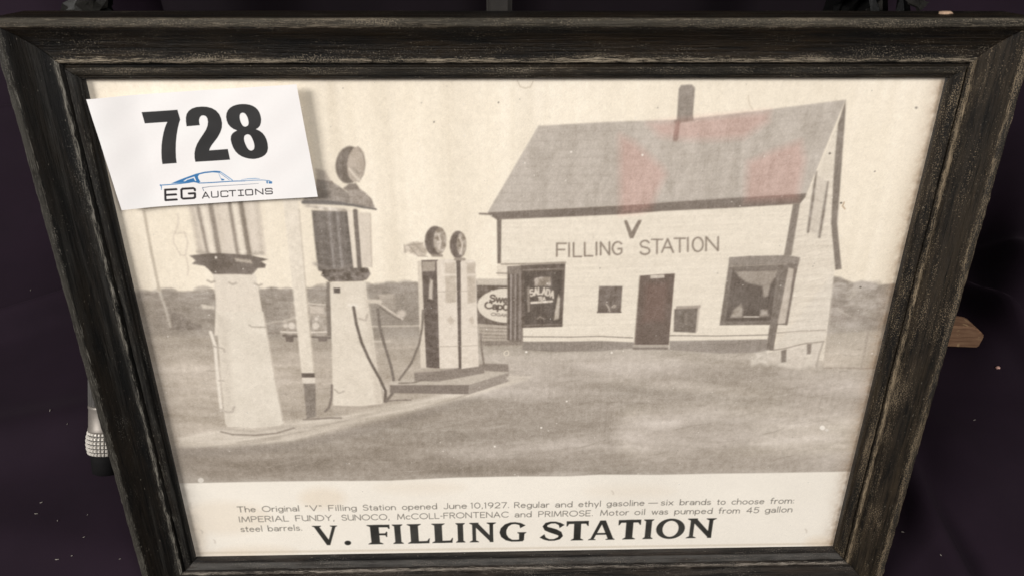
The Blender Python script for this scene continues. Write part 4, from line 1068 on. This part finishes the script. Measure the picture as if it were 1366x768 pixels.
# glass with its dust
g = NT('dusty_glass')
lw = g.n('ShaderNodeLayerWeight', i_Blend=0.5)
refl = g.math('ADD', 0.04, g.math('MULTIPLY', 0.9, g.math('POWER', lw.outputs['Facing'], 5.0)))
tr = g.n('ShaderNodeBsdfTransparent'); tr.inputs[0].default_value = (0.985, 0.985, 0.98, 1)
gl = g.n('ShaderNodeBsdfGlossy'); gl.inputs['Roughness'].default_value = 0.04
mx = g.n('ShaderNodeMixShader'); g.l(refl, mx.inputs[0]); g.l(tr.outputs[0], mx.inputs[1]); g.l(gl.outputs[0], mx.inputs[2])
tc = g.n('ShaderNodeTexCoord').outputs['Object']
sp = g.ramp(g.noise(tc, 520, 2, 0.5), [(0.775, 0.0), (0.80, 1.0)])
film = g.ramp(g.noise(tc, 16, 5, 0.7), [(0.4, 0.0), (0.8, 0.05)])
df = g.n('ShaderNodeBsdfDiffuse'); df.inputs[0].default_value = (0.80, 0.77, 0.72, 1)
mx2 = g.n('ShaderNodeMixShader')
g.l(g.math('MAXIMUM', g.math('MULTIPLY', sp, 0.55), film), mx2.inputs[0]); g.l(mx.outputs[0], mx2.inputs[1]); g.l(df.outputs[0], mx2.inputs[2])
g.l(mx2.outputs[0], g.out.inputs[0])
gx0, gx1, gy0, gy1 = -0.2028, 0.2028, -0.0038, 0.2924
mesh_obj('glass_pane', [(gx0, gy0, -0.0004), (gx1, gy0, -0.0004), (gx1, gy1, -0.0004), (gx0, gy1, -0.0004)], [(0, 1, 2, 3)], g.m, frame)

# ------------------------------------------------------------------ numbered paper card on the glass
TQ = [(115, 133), (396.5, 112), (424, 262.5), (162, 281)]       # its corners in the photograph
c3 = [on_picture(*TQ[0], 0.0042), on_picture(*TQ[1], 0.0016), on_picture(*TQ[2], 0.0016), on_picture(*TQ[3], 0.0034)]
def hom4(src, dst):
    A = []
    for (x, y), (u, v) in zip(src, dst):
        A.append([x, y, 1, 0, 0, 0, -u * x, -u * y, -u]); A.append([0, 0, 0, x, y, 1, -v * x, -v * y, -v])
    return np.linalg.svd(np.array(A, float))[2][-1].reshape(3, 3)
HT = hom4(TQ, [(0, 0), (1, 0), (1, 1), (0, 1)])
TW, TH = 1000, 560
def to_tag(u, v):
    q = HT @ np.array([u, v, 1.0]); q = q[:2] / q[2]
    return np.array([q[0] * TW, q[1] * TH])
K = Sheet(TW, TH, to_tag, (253, 249, 247))
K.img += (fbm(TH, TW, 200, 3, seed=31) * 4)[..., None]
kf = fbm(TH, TW, 90, 3, seed=33)
t5 = Z(6.984, 180, 130); t6 = Z(7.589, 200, 220)
INK = (52, 51, 51)
def spline(pts, n=5):
    P = [np.array(p, float) for p in pts]; out = []
    for i in range(len(P)):
        p0, p1_, p2_, p3_ = P[i - 1], P[i], P[(i + 1) % len(P)], P[(i + 2) % len(P)]
        for k in range(n):
            t = k / n
            out.append(tuple(0.5 * (2 * p1_ + (p2_ - p0) * t + (2 * p0 - 5 * p1_ + 4 * p2_ - p3_) * t * t + (3 * p1_ - p0 - 3 * p2_ + p3_) * t ** 3)))
    return out
K.fill(t5((37, 153), (375, 128), (402, 220), (392, 250), (380, 300), (370, 360), (363, 430), (361, 500), (363, 570), (370, 627), (237, 637), (229, 580), (226, 520), (227, 460), (234, 400), (244, 345), (258, 295), (270, 265), (281, 243), (68, 258)), INK, soft=1.5, tex=kf, texcol=14)
K.fill(t5((463, 283), (456, 240), (455, 200), (462, 168), (480, 140), (510, 117), (550, 103), (600, 98), (650, 99), (700, 111), (740, 133), (770, 165), (788, 205), (797, 250), (795, 295), (780, 340), (755, 385), (725, 425), (698, 460), (684, 485), (677, 507), (852, 493), (873, 592), (546, 615),
          (538, 580), (537, 535), (545, 490), (562, 447), (588, 402), (618, 358), (645, 315), (660, 275), (664, 240), (658, 208), (645, 188), (625, 180), (603, 182), (588, 196), (580, 220), (581, 245), (587, 272)), INK, soft=1.5, tex=kf, texcol=14)
K.fill(t5(*([(1000, 68), (1030, 69), (1062, 74), (1092, 84), (1120, 100), (1142, 122), (1158, 148), (1168, 178), (1173, 210), (1170, 242), (1160, 270), (1143, 290), (1122, 302), (1155, 316), (1185, 338), (1208, 368), (1224, 402), (1233, 440), (1236, 480), (1228, 515), (1208, 542), (1178, 562), (1140, 576), (1100, 583), (1060, 582), (1020, 574), (985, 562), (952, 542), (924, 514), (903, 480), (888, 442), (879, 404), (882, 372), (895, 348), (915, 332), (942, 318), (908, 306), (878, 286), (855, 260), (842, 228), (836, 194), (840, 160), (853, 130), (874, 106), (902, 88), (936, 76), (968, 70)])),
       INK, holes=[t5(*spline([(995, 150), (1020, 160), (1042, 195), (1052, 240), (1045, 268), (1020, 280), (995, 270), (975, 235), (966, 195), (972, 162)], 3)), t5(*spline([(1040, 352), (1068, 362), (1090, 400), (1105, 450), (1100, 490), (1072, 505), (1045, 490), (1022, 450), (1008, 405), (1012, 368)], 3))], soft=1.5, tex=kf, texcol=14)
BL, BL2 = (62, 124, 180), (120, 165, 208)
K.fill(t6((195, 205), (270, 172), (340, 145), (450, 105), (540, 84), (640, 74), (696, 77), (700, 88), (688, 95), (620, 90), (540, 99), (482, 113), (468, 132), (474, 155), (494, 188), (470, 197), (445, 187), (330, 196)), BL, soft=1.6)
K.fill(t6((318, 182), (350, 160), (432, 133), (452, 178), (440, 178), (424, 148), (360, 168), (338, 182)), (250, 247, 247), soft=1.6)
K.line(t6((696, 82), (760, 125), (822, 168)), 1.3, BL2, soft=1.5)
K.line(t6((690, 95), (790, 166)), 0.7, BL, soft=1.5)
K.line(t6((680, 100), (700, 150), (718, 172)), 0.6, BL2, soft=1.4)
K.fill(t6((704, 150), (740, 160), (735, 170), (708, 172)), BL, soft=1.5)
K.line(t6((82, 224), (160, 218), (250, 210), (350, 198), (425, 186), (450, 190), (480, 200), (600, 195), (820, 178), (950, 173)), 1.25, BL, soft=1.5)
K.line(t6((940, 173), (1040, 166), (1130, 163), (1200, 168), (1228, 180), (1226, 194)), 0.8, BL, soft=1.5)
K.line(t6((84, 220), (96, 240), (94, 272)), (1.3, 1.2, 0.5), BL, soft=1.5)
K.fill(t6((1170, 172), (1186, 172), (1186, 198), (1172, 196)), BL, soft=1.5)
K.fill(t6((1194, 174), (1226, 182), (1224, 198), (1196, 198)), BL, soft=1.5)
K.line(t6((910, 162), (980, 152), (1060, 147), (1105, 150)), (0.3, 0.9, 1.0, 0.3), BL2, soft=1.5)
K.line(t6((528, 278), (514, 246), (600, 234), (800, 220), (1000, 205), (1090, 198)), (0.9, 0.9, 0.7, 0.6, 0.5, 0.3), (110, 120, 140), soft=1.4)
LK = (50, 46, 48)
WIDE = {
    'E': [[(1, 1), (0, 1), (0, 0), (1, 0)], [(0, 0.5), (0.95, 0.5)]],
    'G': [[(1, 0.78), (1, 0.9), (0.9, 1), (0.1, 1), (0, 0.9), (0, 0.1), (0.1, 0), (0.9, 0), (1, 0.1), (1, 0.48), (0.55, 0.48)]],
    'A': [[(0, 0), (0.5, 1), (1, 0)], [(0.2, 0.30), (0.8, 0.30)]],
    'U': [[(0, 1), (0, 0.12), (0.12, 0), (0.88, 0), (1, 0.12), (1, 1)]],
    'C': [[(1, 0.78), (1, 0.9), (0.9, 1), (0.1, 1), (0, 0.9), (0, 0.1), (0.1, 0), (0.9, 0), (1, 0.1), (1, 0.2)]],
    'T': [[(0, 1), (1, 1)], [(0.5, 1), (0.5, 0)]],
    'I': [[(0, 1), (1, 1)], [(0.5, 1), (0.5, 0)], [(0, 0), (1, 0)]],
    'O': [[(0.1, 1), (0, 0.9), (0, 0.1), (0.1, 0), (0.9, 0), (1, 0.1), (1, 0.9), (0.9, 1), (0.1, 1)]],
    'N': [[(0, 0), (0, 1), (1, 0), (1, 1)]],
    'S': [[(1, 0.8), (1, 0.9), (0.9, 1), (0.1, 1), (0, 0.9), (0, 0.6), (0.1, 0.5), (0.9, 0.5), (1, 0.4), (1, 0.1), (0.9, 0), (0.1, 0), (0, 0.1), (0, 0.2)]],
}
for ch, x0, x1, yt, yb, wd, sl in (('E', 138, 253, 270, 374, 3.3, -8), ('G', 304, 440, 258, 358, 3.3, -8), ('A', 516, 584, 292, 352, 1.6, -4), ('U', 610, 676, 286, 342, 1.6, -4), ('C', 706, 776, 281, 336, 1.6, -4), ('T', 790, 858, 275, 330, 1.6, -4),
                                   ('I', 884, 936, 269, 324, 1.6, -3), ('O', 960, 1030, 264, 318, 1.6, -4), ('N', 1062, 1136, 257, 310, 1.6, -4), ('S', 1164, 1232, 250, 303, 1.6, -4)):
    A, B, T_ = (K.fn(*t6(p)[0]) for p in ((x0, yb), (x1, yb + sl), (x0 - 4, yt)))
    for st in WIDE[ch]:
        K.raw_line(np.array([A + (B - A) * px + (T_ - A) * py for px, py in st]), wd * 3.35, LK, soft=1.5)
K.img = np.clip(K.img, 20, 253)
def tag_pos(U, V):
    P = ((1 - U) * (1 - V))[..., None] * c3[0] + (U * (1 - V))[..., None] * c3[1] + (U * V)[..., None] * c3[2] + ((1 - U) * V)[..., None] * c3[3]
    dz = -0.0009 * np.sin(np.pi * np.clip(U * 1.05, 0, 1)) - 0.0011 * smooth(0.12, 0.45, U) * (1 - smooth(0.5, 0.95, U)) + 0.0006 * np.sin(V * np.pi) * smooth(0.6, 1, U)
    P = P.copy(); P[..., 2] = 0.0010 + 0.0032 * (1 - smooth(0.0, 0.24, U + 0.05 * V)) * (1 - 0.25 * V) + 0.0014 * smooth(0.55, 1.0, U) + 0.0006 * smooth(0.5, 1, U) * np.cos(V * 3.0) + 0.00012 * np.sin(U * 21 + V * 5) * np.sin(V * 13)
    return P
card = empty('number_card', FRAME @ Matrix.Translation(Vector(((c3[0] + c3[2]) / 2))))
off = np.array((c3[0] + c3[2]) / 2)
painted_grid('paper', K, lambda U, V: tag_pos(U, V) - off, paper_mat('white_card', 0.5, 0.3, 0.02), card, 620, 350, 0.80)
tag(card, 'white paper card printed 728 with a blue car logo, on the glass', 'number card')

# ------------------------------------------------------------------ things behind the frame
def lathe(name, prof, mat, parent, n=48, fn=None, cap=True):
    """prof: (height along axis, radius) from the foot up"""
    bm = bmesh.new(); rows = []
    for k, (z, r) in enumerate(prof):
        row = []
        for i in range(n):
            a = 2 * math.pi * i / n
            rr = r * (fn(a, z, k) if fn else 1)
            row.append(bm.verts.new((rr * math.cos(a), rr * math.sin(a), z)))
        rows.append(row)
    for a, b in zip(rows, rows[1:]):
        for i in range(n): bm.faces.new((a[i], a[(i + 1) % n], b[(i + 1) % n], b[i]))
    if cap: bm.faces.new(rows[0][::-1]); bm.faces.new(rows[-1])
    return bm_obj(name, bm, mat, parent, smooth=True)

M_STEEL = simple('brushed_metal', (0.24, 0.215, 0.19), 0.5, 0.5, 120, 0.2)
M_KNURL = simple('pale_knurled_metal', (0.64, 0.60, 0.54), 0.5, 0.15, 90, 0.15)
M_RUBBER = simple('black_rubber', (0.004, 0.0036, 0.0038), 0.8, 0, 90, 0.3, 0.0, 0.15)
foot = on_world(143, 612, 2, float(cloth_height(np.array([-0.25]), np.array([0.08]))[0]) + 0.012)
# leans so that in the photograph it runs straight up behind the left side of the frame
up_pt = on_world(142, 500, 1, foot.y + 0.035)
ax = (up_pt - foot).normalized()
pole = empty('metal_pole', Matrix.Translation(foot - ax * 0.010) @ ax.to_track_quat('Z', 'Y').to_matrix().to_4x4())
tag(pole, 'ribbed silver pole with a knurled collar and black rubber foot', 'pole')
lathe('rubber_foot', [(0, 0.0080), (0.001, 0.0096), (0.010, 0.0105), (0.0155, 0.0108)], M_RUBBER, pole)
z0, z1_ = 0.0150, 0.0325
bulge = lambda z: 0.0128 - 0.0014 * ((z - (z0 + z1_) / 2) / ((z1_ - z0) / 2)) ** 2
collar = lathe('knurled_collar', [(z0, bulge(z0) - 0.001)] + [(z, bulge(z)) for z in np.linspace(z0, z1_, 9)] + [(z1_, bulge(z1_) - 0.001)], simple('groove_shade', (0.05, 0.045, 0.04), 0.7), pole)  # dark core colour paints in the shade between the knurls
bm = bmesh.new(); n = 32; rows_n = 6
for r_ in range(rows_n):
    for i in range(n):
        zc = z0 + (z1_ - z0) * (r_ + 0.5) / rows_n; tc_ = 2 * math.pi * (i + 0.5) / n
        dz, dt = (z1_ - z0) / rows_n * 0.43, math.pi / n * 0.84
        def pt(t, z, h): return bm.verts.new(((bulge(z) + h) * math.cos(t), (bulge(z) + h) * math.sin(t), z))
        lo = [pt(tc_ + a * dt, zc + b * dz, -0.0002) for a, b in ((-1, -1), (1, -1), (1, 1), (-1, 1))]
        hi = [pt(tc_ + a * dt * 0.45, zc + b * dz * 0.45, 0.0010) for a, b in ((-1, -1), (1, -1), (1, 1), (-1, 1))]
        bm.faces.new(hi)
        for j in range(4): bm.faces.new((lo[j], lo[(j + 1) % 4], hi[(j + 1) % 4], hi[j]))
bm_obj('knurling', bm, M_KNURL, collar)
lathe('ferrule', [(0.0318, 0.0122), (0.0330, 0.0125), (0.0350, 0.0119), (0.0480, 0.0117), (0.0488, 0.0120), (0.0500, 0.0120), (0.0508, 0.0114)], M_STEEL, pole)
lathe('tube', [(0.0505, 0.0112), (0.10, 0.0110), (0.20, 0.0106), (0.30, 0.0104)], simple('grey_ribbed_metal', (0.20, 0.19, 0.18), 0.45, 0.5, 90, 0.15), pole, 120, lambda a, z, k: 1 + 0.06 * math.cos(a * 24))

# grey post behind the middle of the top edge
pc = on_world(666, 10, 1, 0.1035)
bm = bmesh.new()
bmesh.ops.create_cube(bm, size=1, matrix=Matrix.Translation((0, 0, 0.24)) @ Matrix.Diagonal((0.0122, 0.010, 0.48, 1)))
bmesh.ops.bevel(bm, geom=bm.edges[:], offset=0.0022, segments=3, affect='EDGES')
post = bm_obj('post', bm, simple('worn_grey_paint', (0.020, 0.017, 0.0145), 0.6, 0.0, 60, 0.35, 0.2), None, smooth=False)
post.location = (pc.x, 0.1035, 0.0)
tag(post, 'upright grey post behind the middle of the frame top', 'post')

# dark crumpled pieces that show above the top edge
def crumple(name, pts, halfw, mat, parent, seed, thick=0.0012):
    """a folded strip of stiff material swept along pts, with creases"""
    r = random.Random(seed); bm = bmesh.new(); rows = []
    P = [Vector(p) for p in pts]
    m_ = 7
    for i, p in enumerate(P):
        d = (P[min(i + 1, len(P) - 1)] - P[max(i - 1, 0)]).normalized()
        side = d.cross(Vector((0, -0.35, 1))).normalized(); nrm = side.cross(d).normalized()
        hw = halfw * (0.55 + 0.45 * math.sin(math.pi * (i + 0.7) / (len(P) + 0.4)))
        row = []
        for j in range(m_):
            f = j / (m_ - 1) * 2 - 1
            row.append(bm.verts.new(p + side * hw * f + nrm * (0.0035 * ((j % 2) * 2 - 1) * r.uniform(.3, 1) + r.uniform(-.0015, .0015))))
        rows.append(row)
    for a, b in zip(rows, rows[1:]):
        for j in range(m_ - 1): bm.faces.new((a[j], a[j + 1], b[j + 1], b[j]))
    g_ = bmesh.ops.solidify(bm, geom=bm.faces[:], thickness=thick)
    return bm_obj(name, bm, mat, parent)
M_BLACK = simple('black_plastic', (0.005, 0.005, 0.0048), 0.45, 0, 70, 0.4, 0.2, 0.25)
M_GREYP = simple('scuffed_grey_plastic', (0.036, 0.034, 0.030), 0.45, 0, 70, 0.6, 0.3)
def back_pt(u, v, yw=0.105): return on_world(u, v, 1, yw)
def strip(name, px, halfw, mat, parent, seed, yw):
    root = parent.matrix_world.inverted()
    return crumple(name, [root @ back_pt(u, v, yw + dy) for u, v, dy in px], halfw, mat, parent, seed)
a0 = back_pt(120, 30, 0.125)
wrap = empty('plastic_wrap', Matrix.Translation(a0))
tag(wrap, 'crumpled black and grey plastic behind the frame top left corner', 'plastic wrap')
bpy.context.view_layer.update()
strip('grey_fold', [(88, 60, 0), (92, 36, 0.002), (98, 18, 0.0), (112, 4, 0.004), (128, -16, 0.0), (136, -34, 0.0)], 0.008, M_GREYP, wrap, 3, 0.1065)
strip('black_fold', [(118, 60, 0.006), (126, 34, 0.006), (134, 16, 0.004), (142, 0, 0.006), (148, -20, 0.004), (150, -40, 0.0)], 0.0085, M_BLACK, wrap, 5, 0.1085)
strip('grey_fold', [(110, 26, -0.004), (122, 12, -0.003), (131, 2, -0.003), (142, -12, 0)], 0.003, M_GREYP, wrap, 9, 0.1060)
b0 = back_pt(1160, 30, 0.125)
leaf = empty('plastic_tie', Matrix.Translation(b0))
tag(leaf, 'black plastic strips behind the frame top towards its right corner', 'plastic strips')
bpy.context.view_layer.update()
strip('black_fold', [(1120, 50, 0.004), (1128, 26, 0.004), (1134, 10, 0.004), (1144, -10, 0.002), (1150, -30, 0.0)], 0.012, M_BLACK, leaf, 11, 0.1085)
strip('black_fold', [(1168, 48, 0.004), (1172, 22, 0.002), (1170, 8, 0.0), (1174, -8, 0.0), (1180, -26, 0.0)], 0.006, M_BLACK, leaf, 13, 0.1070)
strip('black_fold', [(1200, 50, 0.004), (1206, 24, 0.002), (1204, 8, 0.0), (1212, -10, 0.0)], 0.006, M_BLACK, leaf, 15, 0.1080)
strip('grey_fold', [(1212, -8, 0.0), (1218, 1, 0.0), (1225, 6, 0.0), (1231, 10, 0.0)], 0.0016, M_GREYP, leaf, 17, 0.1050)
strip('grey_fold', [(1156, 17, 0.0), (1164, 12, 0.0), (1170, 8, 0.0), (1171, 14, 0)], 0.0008, M_GREYP, leaf, 19, 0.1050)

# brown block on the cloth at the right
bb = surface_point(1304, 466, -0.0005)
bw = 0.062
blk = NT('worn_brown_wood')
tcb = blk.n('ShaderNodeTexCoord').outputs['Object']
g1 = blk.noise(blk.mapv(tcb, (40, 300, 300)), 1, 5, 0.65)
colb = blk.ramp(g1, [(0.3, (0.15, 0.078, 0.046)), (0.55, (0.28, 0.16, 0.095)), (0.75, (0.42, 0.26, 0.155))])
chip = blk.ramp(blk.noise(tcb, 150, 4, 0.7), [(0.60, 0.0), (0.66, 1.0)])
blk.l(blk.mix(chip, colb, (0.46, 0.31, 0.17)), blk.b.inputs['Base Color'])
blk.b.inputs['Roughness'].default_value = 0.45
bm = bmesh.new()
out2 = [(-bw, 0.0015), (-0.001, 0.0015), (0.0005, 0.004), (0.0005, 0.0150), (-0.0015, 0.0175), (-0.009, 0.0238), (-0.0145, 0.0252), (-0.030, 0.0255), (-bw, 0.0245)]
fr_ = [bm.verts.new((x, 0, z)) for x, z in out2]; bk_ = [bm.verts.new((x - 0.004, 0.016, z * 0.96)) for x, z in out2]
bm.faces.new(fr_); bm.faces.new(bk_[::-1])
for i in range(len(out2)): bm.faces.new((fr_[i], bk_[i], bk_[(i + 1) % len(out2)], fr_[(i + 1) % len(out2)]))
bmesh.ops.recalc_face_normals(bm, faces=bm.faces[:])
bmesh.ops.bevel(bm, geom=bm.edges[:], offset=0.0012, segments=2, affect='EDGES')
block = bm_obj('wooden_block', bm, blk.m)
block.location = bb
block.rotation_euler = (0, 0, math.radians(-4))
tag(block, 'chipped brown wooden block lying on the dark cloth', 'wooden block')

# wood chip on the top edge of the frame, crumb on the cloth, lint
def pebble(name, loc, size, mat, seed, flat=0.5):
    r = random.Random(seed); bm = bmesh.new()
    bmesh.ops.create_icosphere(bm, subdivisions=2, radius=1)
    for v in bm.verts:
        k = 1 + r.uniform(-.22, .22)
        v.co = Vector((v.co.x * size[0] * k, v.co.y * size[1] * k, v.co.z * size[2] * k))
    o = bm_obj(name, bm, mat, smooth=True)
    o.location = loc
    return o
M_CHIP = simple('pale_wood_chip', (0.36, 0.24, 0.16), 0.8, 0, 300, 0.4)
pt = on_picture(1267, 18, -0.0005)
ptop = FRAME @ Vector((on_picture(1267, 20, 0.0)[0], 0.3194, -0.0040))
ch = pebble('wood_chip', ptop, (0.0034, 0.0016, 0.0010), M_CHIP, 4)
tag(ch, 'pale chip of wood lying on the frame top edge', 'wood chip')
pk = surface_point(1331, 490, 0.0008)
ck = pebble('crumb', pk, (0.0018, 0.0015, 0.0013), simple('pink_crumb', (0.62, 0.36, 0.30), 0.8, 0, 300, 0.3), 8)
tag(ck, 'small pink crumb on the dark cloth near the brown block', 'crumb')

M_LINT = simple('pale_lint', (0.28, 0.25, 0.22), 0.9, 0, 300, 0.3)
def lint_mesh(seed):
    r = random.Random(seed); bm = bmesh.new()
    L = r.uniform(0.0006, 0.0016); w = r.uniform(0.00014, 0.00030)
    bmesh.ops.create_icosphere(bm, subdivisions=1, radius=1)
    for v in bm.verts:
        x = v.co.x * L
        v.co = Vector((x, v.co.y * w + 0.25 * x * x / L, (v.co.z + 1) * w))
    me = bpy.data.meshes.new('lint'); bm.to_mesh(me); bm.free()
    me.materials.append(M_LINT)
    return me
lm = [lint_mesh(i) for i in range(6)]
spots = [(41, 387), (77, 694), (67, 547), (90, 565), (117, 686), (55, 670), (48, 685), (96, 741), (76, 746), (112, 716), (160, 745), (1204, 709), (1300, 560), (1255, 740)]
for i, (u, v) in enumerate(spots):
    p = surface_point(u, v, 0.0003)
    o = bpy.data.objects.new('lint', lm[i % 6]); C.objects.link(o)
    o.location = p
    o.rotation_euler = (0, 0, random.uniform(0, 3.14))
    tag(o, 'tiny pale fleck of lint on the dark cloth', 'lint', 'flecks of lint on the cloth')
